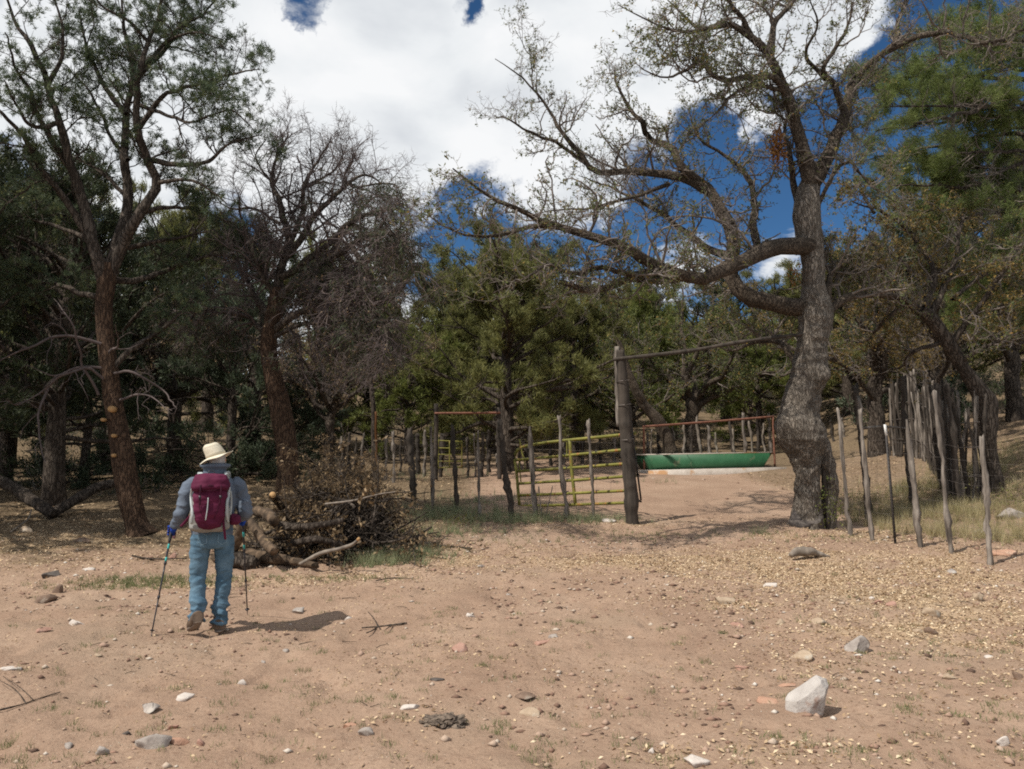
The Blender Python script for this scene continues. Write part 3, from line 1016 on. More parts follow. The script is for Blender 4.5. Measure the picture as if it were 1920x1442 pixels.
# --- the oak leaning over the right fence
def leaning_oak():
    rng = np.random.default_rng(51)
    D = 17.0
    g = ground(1858, D)
    root = thing('oak_tree', g, 'dark oak with a swollen bole leaning left over the right-hand fence', 'tree')
    py0 = 868 - (g[2] - 1.6) / D * F
    secs = [(py0 + 20, 1835, 1884), (py0 - 25, 1840, 1876), (850, 1838, 1870), (815, 1832, 1868), (780, 1828, 1868), (752, 1828, 1866), (730, 1818, 1848), (700, 1800, 1826), (665, 1778, 1804), (630, 1756, 1782), (600, 1734, 1760), (580, 1715, 1738)]
    V, Q, c = trunk_px(secs, D, 28, 90, .10, 3, rng, -.4)
    obj('trunk', V, [Q], M['dark_bark'], root)
    T = []
    def l(pts, d1, r0, r1=.012, d0=0.0, **k):
        T.append(limb(pts, D + d0 - .3, D + d1 - .3, r0, r1, rng, **k))
    l([(1730, 592), (1697, 562), (1650, 555), (1610, 553), (1580, 560)], -.5, .10, .03)
    l([(1732, 590), (1750, 510), (1710, 440), (1660, 400), (1600, 380)], .5, .09)
    l([(1780, 650), (1840, 570), (1890, 490), (1950, 430)], -.6, .07)
    l([(1740, 600), (1700, 500), (1640, 460), (1580, 450)], 1.2, .08)
    l([(1745, 590), (1790, 490), (1800, 420), (1830, 370)], 1.0, .08)
    l([(1800, 680), (1870, 640), (1930, 620)], -1.0, .06)
    l([(1690, 560), (1650, 500), (1600, 510), (1560, 480)], -1.0, .05)
    l([(1700, 565), (1660, 600), (1620, 640), (1590, 640)], .6, .05)
    l([(1770, 640), (1720, 660), (1680, 690), (1640, 690)], 1.0, .05)
    l([(1785, 560), (1860, 510), (1930, 530)], 1.4, .05)
    l([(1640, 400), (1600, 350), (1560, 380)], .8, .04)
    add_limbs(root, T, M['dark_bark'])
    P, R = stack(T)
    lv = fork_twigs(P, R, rng, (7, 12, 14), (.4, 1.6), (.2, .7), (.1, .3), (.3, .34, .3), (0, 0, .04), (8, 5, 3), .1, rmin=.003)
    twig_mesh(root, lv, M['grey_twig'])
    a = Acc()
    p, _, _ = points_on(lv[2][0], rng, 16000)
    keep = fbm(p * .8 + 2, 2) > -.3
    a.add(*leaves(p[keep], rng, .06, .03))
    a.build('foliage', M['autumn_leaf'], root, kind='stuff')
    a = Acc()
    p, _, _ = points_on(lv[1][0], rng, 9000)
    a.add(*leaves(p, rng, .06, .03))
    a.build('green_foliage', M['oak_leaf'], root, kind='stuff')


leaning_oak()


# --- grown trees for the woods
def grow_juniper(root, rng, H, Rad, z0, nl, ntuft, leafmat, bark, bl=.16, bw=.035, nb=6, tr=.16, dead=0.0, lean=(0, 0), flat=1.0):
    o = origin(root)
    tt = np.linspace(0, 1, 14)
    tp = np.stack([lean[0] * tt ** 1.5 + .12 * np.sin(tt * 5 + rng.uniform(0, 6)) * tt, lean[1] * tt ** 1.5 + .12 * np.sin(tt * 4 + rng.uniform(0, 6)) * tt, -.25 + (H * .92 + .25) * tt], 1)
    tR = tr * (1 - tt) ** .8 + .015
    tR[0] *= 1.35
    V, Q = tubes(tp[None] + o, tR[None], 12)
    V = V + .02 * fbm(V * 4, 2)[:, None]
    obj('trunk', V, [Q], bark, root)
    t = np.clip(z0 + (1 - z0) * rng.uniform(0, 1, nl) ** .9, 0, .98)
    k = np.minimum((t * 13).astype(int), 12)
    f = (t * 13 - k)[:, None]
    pos = tp[k] * (1 - f) + tp[k + 1] * f
    az = rng.uniform(0, 2 * math.pi, nl)
    u = (t - z0) / (1 - z0)
    prof = np.sin(math.pi * np.clip(.22 + .78 * u, 0, 1) ** .85) ** .7 * flat
    ln = np.maximum(Rad * prof * rng.uniform(.7, 1.15, nl), .5)
    el = np.radians(5 + 55 * u + rng.normal(size=nl) * 10)
    d = np.stack([np.cos(az) * np.cos(el), np.sin(az) * np.cos(el), np.sin(el)], 1)
    r = np.minimum(tR[k] * .6, .012 + .017 * ln)
    P, R = grow((pos + o, d, ln, r), rng, 10, .16, (0, 0, .03), .2)
    a = Acc()
    a.add(*tubes(P, R, 6))
    P2, R2 = grow(spawn(P, R, rng, 4.0, (.4, 1.3), (30, 65), .6, (.2, 1), .15, .006), rng, 6, .2, (0, 0, .08))
    a.add(*tubes(P2, R2, 4))
    P3, R3 = grow(spawn(P2, R2, rng, 4.5, (.2, .6), (30, 65), .6, (.2, 1), .2, .005), rng, 3, .2, (0, 0, .08))
    a.add(*spikes(P3, R3))
    a.build('limbs', bark, root, kind='stuff')
    if ntuft:
        a = Acc()
        q, dd, _ = points_on(P3, rng, ntuft)
        keep = fbm((q - o) * .9 + rng.uniform(0, 40), 2) > -.35
        a.add(*tufts(q[keep], norm(dd[keep] + [0, 0, .5]), rng, nb, bl, bw, .55, .07))
        a.build('foliage', leafmat, root, kind='stuff')
    return P3


def grow_oak(root, rng, H, Rad, ztrunk, leafmat, nleaf, bark, twig, tr=.2, lean=(0, 0), ls=.075, dens=(3.2, 7.5, 8)):
    o = origin(root)
    tt = np.linspace(0, 1, 9)
    tp = np.stack([lean[0] * tt, lean[1] * tt, -.25 + (ztrunk + .25) * tt], 1) + .06 * rng.normal(size=(9, 3)) * tt[:, None] + o
    tR = tr * (1.35 - .65 * tt)
    c = spl(np.concatenate([tp, tR[:, None]], 1), 24)
    V, Q = tubes(c[None, :, :3], c[None, :, 3], 12)
    V = V + .035 * fbm(V * 3.5, 3)[:, None]
    obj('trunk', V, [Q], bark, root)
    nl = 9
    az = np.arange(nl) * 2.4 + rng.uniform(0, 6)
    el = np.radians(rng.uniform(25, 75, nl))
    d = np.stack([np.cos(az) * np.cos(el), np.sin(az) * np.cos(el), np.sin(el)], 1)
    ln = np.where(el > .9, (H - ztrunk), Rad * 1.1) * rng.uniform(.8, 1.15, nl)
    pos = np.repeat(tp[-1:], nl, 0) + [0, 0, -.12] - np.array([0, 0, 1.0]) * rng.uniform(0, ztrunk * .35, nl)[:, None]
    P, R = grow((pos, d, ln, np.full(nl, tr * .5)), rng, 16, .20, (0, 0, .03), .12)
    for i in range(nl):
        V, Q = tubes(P[i:i + 1], R[i:i + 1], 8)
        obj('limb', V, [Q], bark, root)
    lv = fork_twigs(P, R, rng, dens, (.5, 2.0), (.3, .9), (.15, .45), (.26, .3, .3), (0, 0, .04), (8, 5, 3), .15, rmin=.005)
    twig_mesh(root, lv, twig)
    if nleaf:
        a = Acc()
        p, _, _ = points_on(lv[2][0], rng, nleaf)
        keep = fbm((p - o) * .8 + rng.uniform(0, 40), 2) > -.3
        a.add(*leaves(p[keep] + rng.normal(size=(int(keep.sum()), 3)) * .05, rng, ls, ls * .55))
        a.build('foliage', leafmat, root, kind='stuff')


def copy_thing(src, name, loc, rz, sc, label, cat, group=None):
    r = src.copy()
    r.name = name
    COL.objects.link(r)
    r.location = tuple(loc)
    r.rotation_euler = (0, 0, rz)
    r.scale = (sc[0], sc[0], sc[1])
    for k in ('label', 'category', 'group'):
        if k in r:
            del r[k]
    set_tags(r, label, cat, group)
    for ch in list(src.children):
        c = ch.copy()
        COL.objects.link(c)
        c.parent = r
        for g in list(ch.children):
            d = g.copy()
            COL.objects.link(d)
            d.parent = c
    return r


def juniper_at(px, d, label, H, Rad, seed, leaf='juniper_leaf', bark='dark_bark', z0=.12, nl=46, nt=5200, name='juniper_tree', **k):
    r = thing(name, ground(px, d), label, 'tree', 'trees of the woods')
    grow_juniper(r, np.random.default_rng(seed), H, Rad, z0, nl, nt, M[leaf], M[bark], **k)
    return r


def oak_at(px, d, label, H, Rad, zt, seed, leaf='oak_leaf', nleaf=9000, bark='dark_bark', twig='grey_twig', **k):
    r = thing('oak_tree', ground(px, d), label, 'tree', 'trees of the woods')
    grow_oak(r, np.random.default_rng(seed), H, Rad, zt, M[leaf], nleaf, M[bark], M[twig], **k)
    return r


# originals, each at its own place
J1 = juniper_at(952, 26, 'round juniper with a thick dark trunk behind the left fence posts', 7.0, 4.5, 61, nl=66, nt=11000, z0=.14, tr=.26, bl=.17, bw=.03, nb=8)
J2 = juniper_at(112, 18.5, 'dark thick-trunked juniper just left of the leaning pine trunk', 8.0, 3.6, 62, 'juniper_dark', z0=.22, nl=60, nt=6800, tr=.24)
J3 = juniper_at(765, 29, 'small bright green juniper between the brush pile and the rust pipe frame', 5.2, 2.0, 63, 'lime_leaf', z0=.05, nl=40, nt=4500, tr=.10)
J4 = juniper_at(435, 24, 'blue green bushy juniper behind the hat of the hiker', 5.5, 2.6, 64, 'blue_leaf', z0=.04, nl=44, nt=5200)
O1 = oak_at(1297, 33, 'pale oak forking low right behind the green trough', 8.6, 4.6, 2.2, 65, 'oak_leaf', 18000, 'limb_bark', tr=.30, ls=.09)
O2 = oak_at(1640, 26, 'brown autumn oak with a dark trunk behind the stake fence', 8.5, 4.2, 2.6, 66, 'autumn_leaf', 12000, tr=.24)
O3 = oak_at(330, 27, 'dim bare twigged oak deep in the shade behind the hiker', 9.0, 4.5, 2.8, 67, 'brown_leaf', 7000, twig='red_twig')
O4 = oak_at(1085, 36, 'grey twiggy oak on the slope behind the yellow gate', 8.4, 4.4, 2.0, 68, 'oak_leaf', 16000, 'limb_bark', ls=.10)

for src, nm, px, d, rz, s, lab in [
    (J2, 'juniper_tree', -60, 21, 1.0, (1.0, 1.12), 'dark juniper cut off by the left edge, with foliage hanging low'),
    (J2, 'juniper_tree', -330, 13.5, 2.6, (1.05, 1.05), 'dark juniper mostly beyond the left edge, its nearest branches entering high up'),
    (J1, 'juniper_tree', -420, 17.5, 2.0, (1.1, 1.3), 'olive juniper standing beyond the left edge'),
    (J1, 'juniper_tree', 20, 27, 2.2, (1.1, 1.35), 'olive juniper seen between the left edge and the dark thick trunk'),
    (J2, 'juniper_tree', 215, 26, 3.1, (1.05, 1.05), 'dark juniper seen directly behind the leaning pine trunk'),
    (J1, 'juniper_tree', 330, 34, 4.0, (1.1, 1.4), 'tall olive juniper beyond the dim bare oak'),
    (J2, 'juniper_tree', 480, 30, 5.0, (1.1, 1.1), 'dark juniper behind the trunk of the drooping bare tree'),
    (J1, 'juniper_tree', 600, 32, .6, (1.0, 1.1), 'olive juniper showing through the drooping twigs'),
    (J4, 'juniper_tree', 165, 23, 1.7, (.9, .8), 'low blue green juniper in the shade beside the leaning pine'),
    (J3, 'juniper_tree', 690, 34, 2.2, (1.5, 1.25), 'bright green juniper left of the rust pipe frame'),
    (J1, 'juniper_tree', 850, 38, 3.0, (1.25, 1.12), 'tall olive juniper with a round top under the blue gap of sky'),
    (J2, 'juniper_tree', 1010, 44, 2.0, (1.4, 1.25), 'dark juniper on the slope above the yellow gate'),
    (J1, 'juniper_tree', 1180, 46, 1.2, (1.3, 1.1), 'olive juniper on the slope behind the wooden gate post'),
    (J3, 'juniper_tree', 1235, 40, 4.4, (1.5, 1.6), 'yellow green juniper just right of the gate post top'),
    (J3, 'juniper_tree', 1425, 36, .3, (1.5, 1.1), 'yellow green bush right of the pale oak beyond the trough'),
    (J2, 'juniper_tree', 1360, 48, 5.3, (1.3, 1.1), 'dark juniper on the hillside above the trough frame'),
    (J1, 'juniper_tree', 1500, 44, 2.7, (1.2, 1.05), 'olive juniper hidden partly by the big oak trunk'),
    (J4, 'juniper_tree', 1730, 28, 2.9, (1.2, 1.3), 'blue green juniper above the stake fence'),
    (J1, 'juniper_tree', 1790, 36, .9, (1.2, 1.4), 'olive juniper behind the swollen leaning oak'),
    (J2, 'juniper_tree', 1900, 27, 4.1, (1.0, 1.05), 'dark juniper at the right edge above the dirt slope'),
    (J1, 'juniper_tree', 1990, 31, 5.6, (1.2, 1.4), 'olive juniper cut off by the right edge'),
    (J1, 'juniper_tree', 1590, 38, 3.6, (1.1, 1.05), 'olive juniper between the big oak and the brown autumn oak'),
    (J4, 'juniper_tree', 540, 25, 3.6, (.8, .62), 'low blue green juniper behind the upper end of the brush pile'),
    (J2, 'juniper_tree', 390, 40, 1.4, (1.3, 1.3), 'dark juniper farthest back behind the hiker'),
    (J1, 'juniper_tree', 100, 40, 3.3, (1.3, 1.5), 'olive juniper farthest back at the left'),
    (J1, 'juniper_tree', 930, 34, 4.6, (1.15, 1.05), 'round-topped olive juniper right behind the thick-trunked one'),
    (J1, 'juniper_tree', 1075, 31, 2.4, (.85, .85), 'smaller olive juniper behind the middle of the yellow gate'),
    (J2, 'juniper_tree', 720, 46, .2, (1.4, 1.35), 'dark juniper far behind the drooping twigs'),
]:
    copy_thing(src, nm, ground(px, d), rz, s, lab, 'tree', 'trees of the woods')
for px, d, rz, s, src, lab in [
    (1750, 23, 1.1, (.85, .9), O2, 'brown oak with a slanting dark trunk behind the stake fence top'),
    (1400, 42, 2.0, (1.0, 1.0), O4, 'grey twiggy oak on the hillside above the trough end'),
    (1170, 31, 3.0, (.85, .8), O4, 'grey oak whose trunk slants behind the wooden gate post'),
    (1900, 24, 4.0, (.8, .9), O2, 'brown oak above the dirt slope at the right edge'),
    (880, 46, 1.0, (1.1, 1.1), O4, 'grey twiggy oak on the slope left of the thick-trunked juniper'),
    (200, 31, 2.0, (1.0, 1.0), O3, 'dim oak with red twigs behind the leaning pine crown'),
    (620, 24, 5.0, (.75, .8), O3, 'dim reddish oak between the bare tree and the rust frame'),
    (20, 23, 3.0, (.85, .9), O3, 'dim twiggy oak at the left edge behind fallen logs'),
]:
    copy_thing(src, 'oak_tree', ground(px, d), rz, s, lab, 'tree', 'trees of the woods')

# bare slanting trunk behind the gate post
def slanting_trunk():
    rng = np.random.default_rng(71)
    D = 27.0
    g = ground(1262, D)
    root = thing('dead_tree', g, 'slanting bare dark trunk leaning left behind the gate post', 'tree')
    P, R = limb([(1268, 868 - (g[2] - 1.6) / D * F + 10), (1235, 790), (1205, 755), (1185, 715), (1172, 680), (1160, 640)], D, D, .26, .08, rng, 50, .06, dwob=0)
    V, Q = tubes(P[None], R[None], 14)
    obj('trunk', V, [Q], M['limb_bark'], root)
    lv = fork_twigs(P[None, 20:], R[None, 20:], rng, (3, 5, 5), (.5, 1.5), (.3, .7), (.1, .4), (.3, .3, .3), (0, 0, .05), rmin=.005)
    twig_mesh(root, lv, M['grey_twig'])


slanting_trunk()

# ------------------------------------------------------------------ undergrowth and far woods
def far_woods():
    """the wooded slope beyond the last trees one can tell apart"""
    rng = np.random.default_rng(81)
    a = Acc()
    n = 150
    for i in range(n):
        d = rng.uniform(50, 120)
        x = rng.uniform(-1.0, 1.0) * d * .95
        z = float(hgt(x, d))
        H = rng.uniform(4, 8.5) * (1.15 if x < 2 else 1.0)
        W = rng.uniform(2.2, 4.2)
        m = 300
        c = norm(rng.normal(size=(m, 3))) * (rng.uniform(.35, 1, (m, 1)) ** .5) * [W, W, H * .5]
        c = c * (1 + .3 * vnoise(c * .9 + i))[:, None] + [x, d, z + H * .52]
        V, T, r = tufts(c, norm(rng.normal(size=(m, 3)) * .5 + [0, 0, .6]), rng, 3, .85, .32, .6, .3)
        a.add(V, T, np.clip(r * .6 + rng.uniform(0, .4), 0, 1))
        a.add(*capped([[x, d, z - .3], [x + rng.normal() * .3, d, z + H * .6]], [.2, .08], 5))
    o = a.build('woods', M['juniper_leaf'], None, kind='stuff')


def undergrowth():
    rng = np.random.default_rng(82)
    # brown and grey brush on the slope behind the corral and in the wood
    a, b = Acc(), Acc()
    k = 0
    while k < 440:
        d = rng.uniform(20, 62)
        x = rng.uniform(-.85, .85) * d
        px = CX + x / d * F
        if px > 430 and d < (25 if px < 700 else 34 if px < 1500 else 24):
            continue
        if 1500 < px < 1700 and d < 30:
            continue
        if d > 44 and rng.uniform() < .2:
            continue
        k += 1
        z = float(hgt(x, d))
        H = rng.uniform(.4, 1.7) if px < 700 or d > 36 else rng.uniform(.3, 1.0)
        m = int(8 + 6 * H)
        st = (np.repeat([[x, d, z]], m, 0) + rng.normal(size=(m, 3)) * [.25, .25, 0], norm(rng.normal(size=(m, 3)) * [.8, .8, .2] + [0, 0, 1.0]), H * rng.uniform(.5, 1.2, m), np.full(m, .010))
        P, R = grow(st, rng, 4, .25, (0, 0, -.03))
        b.add(*spikes(P, R))
        q, dd, _ = points_on(P, rng, int(46 * H) + 16, (.3, 1))
        if rng.uniform() < .75:
            V, T, r = tufts(q, norm(dd + rng.normal(size=q.shape) * .6), rng, 3, .16, .045, .7, .1)
            a.add(V, T, r)
    a.build('undergrowth', M['juniper_dark'], None, kind='stuff')
    b.build('dry_brush', M['grey_twig'], None, kind='stuff')


far_woods()
undergrowth()


# ------------------------------------------------------------------ posts, fences, gate, trough
def post_mesh(base, top, r0, r1, seed, n=9, crook=.03):
    rng = np.random.default_rng(seed)
    base, top = np.asarray(base, float), np.asarray(top, float)
    t = np.linspace(0, 1, 9)[:, None]
    p = base + (top - base) * t
    K = 26 if n >= 7 else 16
    p = p + crook * fbm(np.concatenate([t * 2.5 + seed * 3.1, t * 0 + 1.7, t * 0], 1), 2)[:, None] * norm(rng.normal(size=(1, 3)) * [1, 1, 0]) * np.sin(t * 2.6)
    r = r0 + (r1 - r0) * t[:, 0]
    V, Fc = capped(p, r * (1 + .22 * rng.normal(size=9)), n, K, .38, 11, seed)
    # a knot or two and a ragged head
    for _ in range(rng.integers(1, 4)):
        k = base + (top - base) * rng.uniform(.15, .95)
        dd = np.linalg.norm(V - k, axis=1)
        V = V + norm(rng.normal(size=(1, 3)) * [1, 1, .3]) * (r0 * rng.uniform(.3, .8) * np.exp(-(dd / (r0 * 2.2)) ** 2))[:, None]
    hd = V[:, 2] > top[2] - r1 * 1.5
    V[hd, 2] += rng.normal(size=int(hd.sum())) * r1 * .8
    return V, Fc


def wire_net(A, B, H, rng, rows=9, col=.30, r=.0016, sag=.012, barbs=0):
    """woven wire from A to B standing on the ground"""
    a = Acc()
    L = np.linalg.norm((B - A)[:2])
    K = max(int(L / .5), 4)
    t = np.linspace(0, 1, K)
    x, y = A[0] + (B[0] - A[0]) * t, A[1] + (B[1] - A[1]) * t
    z0 = A[2] + (B[2] - A[2]) * t
    P = []
    for i in range(rows):
        h = .06 + (H - .06) * (i / (rows - 1)) ** 1.15
        P.append(np.stack([x + rng.normal(size=K) * .006, y + rng.normal(size=K) * .006, z0 + h + rng.normal(size=K) * sag], 1))
    for i in range(barbs):
        h = H + .18 + .2 * i
        P.append(np.stack([x, y, z0 + h + rng.normal(size=K) * sag], 1))
    P = np.array(P)
    a.add(*tubes(P, np.full(P.shape[:2], r), 3))
    m = int(L / col)
    if m > 1:
        s = (np.arange(m) + .5) / m
        V = np.stack([A[None] + (B - A)[None] * s[:, None] + [0, 0, .06], A[None] + (B - A)[None] * s[:, None] + [0, 0, H * .5], A[None] + (B - A)[None] * s[:, None] + [0, 0, H]], 1)
        V[:, 1, :2] += rng.normal(size=(m, 2)) * .012
        a.add(*tubes(V, np.full(V.shape[:2], r * .9), 3))
    return a


GATE = gd(1187, 982)
GD = GATE[1]


def px_post(root, px, pyb, pt, pyt, d, w, mat, seed, name='post', label=None, sink=.15, taper=.85):
    """a post whose foot and head are seen at two pixels, standing at distance d"""
    b, t = at(px, pyb, d), at(pt, pyt, d + .02)
    b = b.copy()
    zg = float(hgt(b[0], b[1]))
    b[2] = min(b[2], zg) - sink
    r = w / F * d / 2
    V, Fc = post_mesh(b, t, r, r * taper, seed)
    return obj(name, V, Fc, mat, root, label=label)


def left_fence():
    rng = np.random.default_rng(91)
    g0 = gd(770, 950)
    root = thing('wire_fence', gd(950, 972), 'crooked pole and wire fence running left from the gate post to the brush pile', 'fence')
    posts = [(776, 940, 769, 803, 11), (812, 962, 808, 802, 6), (858, 958, 848, 798, 8), (900, 967, 896, 808, 6.5), (961, 970, 936, 790, 11),
             (1005, 968, 993, 801, 9), (1064, 973, 1047, 780, 9), (1114, 975, 1103, 788, 6.5), (738, 905, 737, 812, 6), (722, 900, 725, 820, 6)]
    tops = []
    for i, (x, yb, xt, yt, w) in enumerate(posts):
        d = gd(x, yb)[1]
        px_post(root, x, yb, xt, yt, d, w, M['post_dark'] if i in (0, 2, 4) else M['post_wood'], 100 + i)
        tops.append(gd(x, yb))
    A, B = gd(722, 905), np.array([GATE[0], GATE[1], GATE[2]])
    pts = [gd(722, 903), gd(776, 938), gd(900, 966), gd(1005, 968), GATE]
    a = Acc()
    for p, q in zip(pts[:-1], pts[1:]):
        w = wire_net(p, q, 1.55, rng, 10, .28)
        for V, in zip(w.V):
            pass
        a.V += w.V
        for f, r in zip(w.F, w.R):
            a.F.append(f + a.n)
            a.R.append(r)
        a.n += w.n
    a.build('wire_mesh', M['wire'], root)
    # two thin bleached sticks leaning on the foot of the fence
    for i, (x, yb, xt, yt) in enumerate([(1017, 972, 1010, 912), (1020, 974, 1036, 912)]):
        d = gd(x, yb)[1] - .05
        b, t = at(x, yb, d), at(xt, yt, d + .15)
        V, Fc = post_mesh(b - [0, 0, .05], t, .014, .010, 140 + i, 6, .01)
        base_obj('stick', V, Fc, M['dead_wood'], b, ['thin upright bleached stick at the foot of the fence before the yellow gate', 'thin bleached stick slanting right at the foot of the fence before the yellow gate'][i], 'stick')


def gateway():
    rng = np.random.default_rng(92)
    root = thing('gate_post', GATE, 'tall weathered wooden gate post carrying the long overhead beam', 'post')
    b, t = at(1187, 985, GD), at(1163, 657, GD)
    r = 24 / F * GD / 2
    V, Fc = capped([b - [0, 0, .2], b * .7 + t * .3, b * .35 + t * .65, b * .12 + t * .88, t], [r * 1.12, r * 1.08, r * .95, r * .85, r * .7], 14, 60, .16, 5, 3)
    obj('post', V, Fc, M['post_dark'], root)
    V, Fc = capped([at(1161, 800, GD + .12), at(1158, 700, GD + .1), at(1157, 650, GD + .1)], [.06, .06, .05], 8, 20, .2, 5, 4)
    obj('splice_pole', V, Fc, M['post_wood'], root)
    # iron strip leaning on the right side of the post
    a = Acc()
    for p, q in [((1183, 790), (1202, 938)), ((1196, 938), (1203, 941)), ((1185, 820), (1190, 820)), ((1193, 890), (1199, 890)), ((1188, 860), (1194, 860))]:
        a.add(*capped([at(*p, GD + .1), at(*q, GD + .1)], .02, 5))
    a.build('latch_frame', M['black_metal'], root)
    for py in (720, 765, 830):
        V, Fc = capped([at(1163 + (py - 657) * .075, py, GD - .02) + np.array([r * 1.0 * math.cos(u), r * 1.0 * math.sin(u), .012 * u]) for u in np.linspace(0, 6.6, 14)], .008, 4)
        obj('wire_tie', V, Fc, M['wire'], root)
    A, B = at(1150, 674, GD - .05), at(1510, 626, OAK_D - .1)
    V, Fc = capped([A, A * .6 + B * .4 + [0, 0, -.03], A * .3 + B * .7 + [0, 0, .01], B], [.042, .038, .036, .034], 9, 40, .2, 4, 8)
    base_obj('gate_beam', V, Fc, M['post_dark'], A, 'long thin dark beam spanning from the gate post top to the big oak', 'beam')


def tube_gate():
    root = thing('farm_gate', gd(1180, 945), 'yellow green tubular farm gate standing behind the wire fence', 'gate')
    dl = gd(972, 947)[1] * .98
    A = gd(972, 947)
    d0, d1 = A[1], GD + .25
    def P(px, py):
        t = (px - 968) / (1195 - 968)
        return at(px, py, d0 + (d1 - d0) * t)
    r = .031
    def rail(pts, name='rail', rr=r):
        V, Fc = capped([P(*p) for p in pts], rr, 8, max(len(pts) * 3, 8), .04, 6)
        obj(name, V, Fc, M['gate_paint'], root)
    rail([(974, 948), (971, 915), (968, 880), (965, 858), (967, 848), (974, 841), (984, 837), (1010, 832), (1050, 827), (1100, 822), (1150, 817), (1192, 812)], 'frame', .034)
    for (xa, ya), (xb, yb) in [((965, 863), (1192, 841)), ((968, 884), (1192, 868)), ((970, 907), (1192, 892)), ((972, 929), (1194, 919)), ((974, 949), (1196, 942))]:
        rail([(xa, ya), ((xa + xb) / 2, (ya + yb) / 2 + .6), (xb, yb)])
    rail([(1068, 824), (1072, 880), (1079, 946)], 'upright', .036)
    rail([(1063, 826), (1063, 860)], 'upright', .016)
    rail([(973, 862), (977, 906)], 'upright', .014)
    V, Fc = capped([P(974, 823), P(979, 850), P(983, 862), P(985, 882)], [.022, .02, .016, .012], 7, 12)
    obj('latch', V, Fc, M['gate_paint'], root)
    for x, y in [(1007, 857), (1006, 882), (1008, 904), (1006, 927), (1064, 877), (1065, 899), (1063, 923), (1118, 873), (1120, 896), (1120, 921), (1060, 852), (1119, 846)]:
        V, Fc = box(*P(x, y), .07, .06, .05)
        obj('clip', V, [Fc], M['black_metal'], root, smooth=False)


def small_gate_frame():
    d = 24.0
    root = thing('pipe_frame', ground(935, d), 'rust coloured pipe arch over a small far gate left of the thick juniper', 'gate frame')
    for i, (x, yb, xt, yt) in enumerate([(817, 883, 818, 757), (937, 880, 934, 764)]):
        b = at(x, yb, d)
        b[2] = float(hgt(b[0], b[1])) - .1
        V, Fc = capped([b, at(xt, yt, d)], .07, 9, 14, .12, 5, i)
        obj('post', V, Fc, M['post_dark'], root)
    V, Fc = capped([at(815, 775, d - .1), at(938, 774, d - .1)], .032, 8, 12, .05)
    obj('crossbar', V, Fc, M['rust'], root)
    root = thing('small_gate', ground(845, d + .6), 'small rusty yellow gate panel standing under the rust pipe arch', 'gate')
    for pts in [[(822, 826), (866, 828)], [(822, 840), (866, 841)], [(822, 852), (866, 853)], [(822, 865), (866, 865)], [(822, 877), (866, 876)], [(822, 824), (822, 880)], [(866, 826), (866, 878)], [(843, 826), (843, 878)]]:
        V, Fc = capped([at(*p, d + .6) for p in pts], .02, 6, 6)
        obj('rail', V, Fc, M['gate_paint'], root)


def far_fence():
    rng = np.random.default_rng(93)
    root = thing('wire_fence', ground(900, 27), 'far pole fence with thin dark stakes behind the rust pipe arch', 'fence')
    xs = [(640, 820), (655, 812), (668, 822), (683, 815), (752, 825), (783, 812), (797, 808), (830, 815), (876, 820), (890, 815), (905, 812), (917, 808), (931, 818), (948, 812), (960, 806), (972, 812), (986, 816), (1030, 820), (1055, 790), (1090, 810), (1125, 810), (1150, 812)]
    for i, (x, yt) in enumerate(xs):
        d = 26.0 + 2.0 * vnoise(np.array([i * .31, 0, 0])) + (1.5 if x > 1000 else 0)
        b = ground(x + rng.normal() * 2, d)
        w = rng.uniform(5, 9)
        V, Fc = post_mesh(b - [0, 0, .1], at(x, yt, d), w / F * d / 2, w / F * d / 2.6, 200 + i, 7, .04)
        obj('post', V, Fc, M['post_dark'] if i % 3 else M['post_wood'], root)
    a = wire_net(ground(640, 26.3), ground(1160, 27.5), 1.3, rng, 8, .32, .0022)
    a.build('wire_mesh', M['wire'], root)
    # standing dead stem with an orange flayed side
    root = thing('tree_stem', ground(702, 20), 'straight dark stem with orange flayed bark beside the brush pile', 'tree stem')
    P, R = limb([(706, 900), (702, 850), (700, 790), (698, 740), (692, 690), (690, 640)], 20, 20, .085, .03, rng, 40, .03, dwob=0)
    V, Q = tubes(P[None], R[None], 10)
    obj('trunk', V, [Q], M['dark_bark'], root)
    P2 = P[2:20] + [.065, -.055, 0]
    V, Fc = capped(P2, .03, 6)
    obj('flayed_bark', V, Fc, M['russet_leaf'], root)
    lv = fork_twigs(P[None, 18:], R[None, 18:], rng, (5, 6, 6), (.3, 1.2), (.2, .6), (.1, .4), (.3, .3, .3), (0, 0, -.1), rmin=.004)
    twig_mesh(root, lv, M['red_twig'])
    # short post wearing something white and blue
    d = gd(936, 888)[1]
    root = thing('short_post', gd(936, 890), 'short post topped with a white and blue bottle left of the yellow gate', 'post')
    V, Fc = post_mesh(at(936, 893, d), at(936, 870, d), .085, .08, 240, 9, .01)
    obj('post', V, Fc, M['post_dark'], root)
    p = at(936, 872, d - .03)
    V, Fc = capped([p, p + [0, 0, .06], p + [0, 0, .19], p + [0, 0, .24], p + [0, 0, .29]], [.05, .075, .07, .03, .025], 12)
    obj('bottle', V, Fc, M['white_paint'], root)
    V, Fc = capped([p + [0, 0, .07], p + [0, 0, .17]], [.078, .076], 12)
    obj('bottle_wrap', V, Fc, mat_noise('blue_wrap', [(.3, (.16, .32, .48)), (.7, (.34, .50, .62))], 8, .5, 0), root)


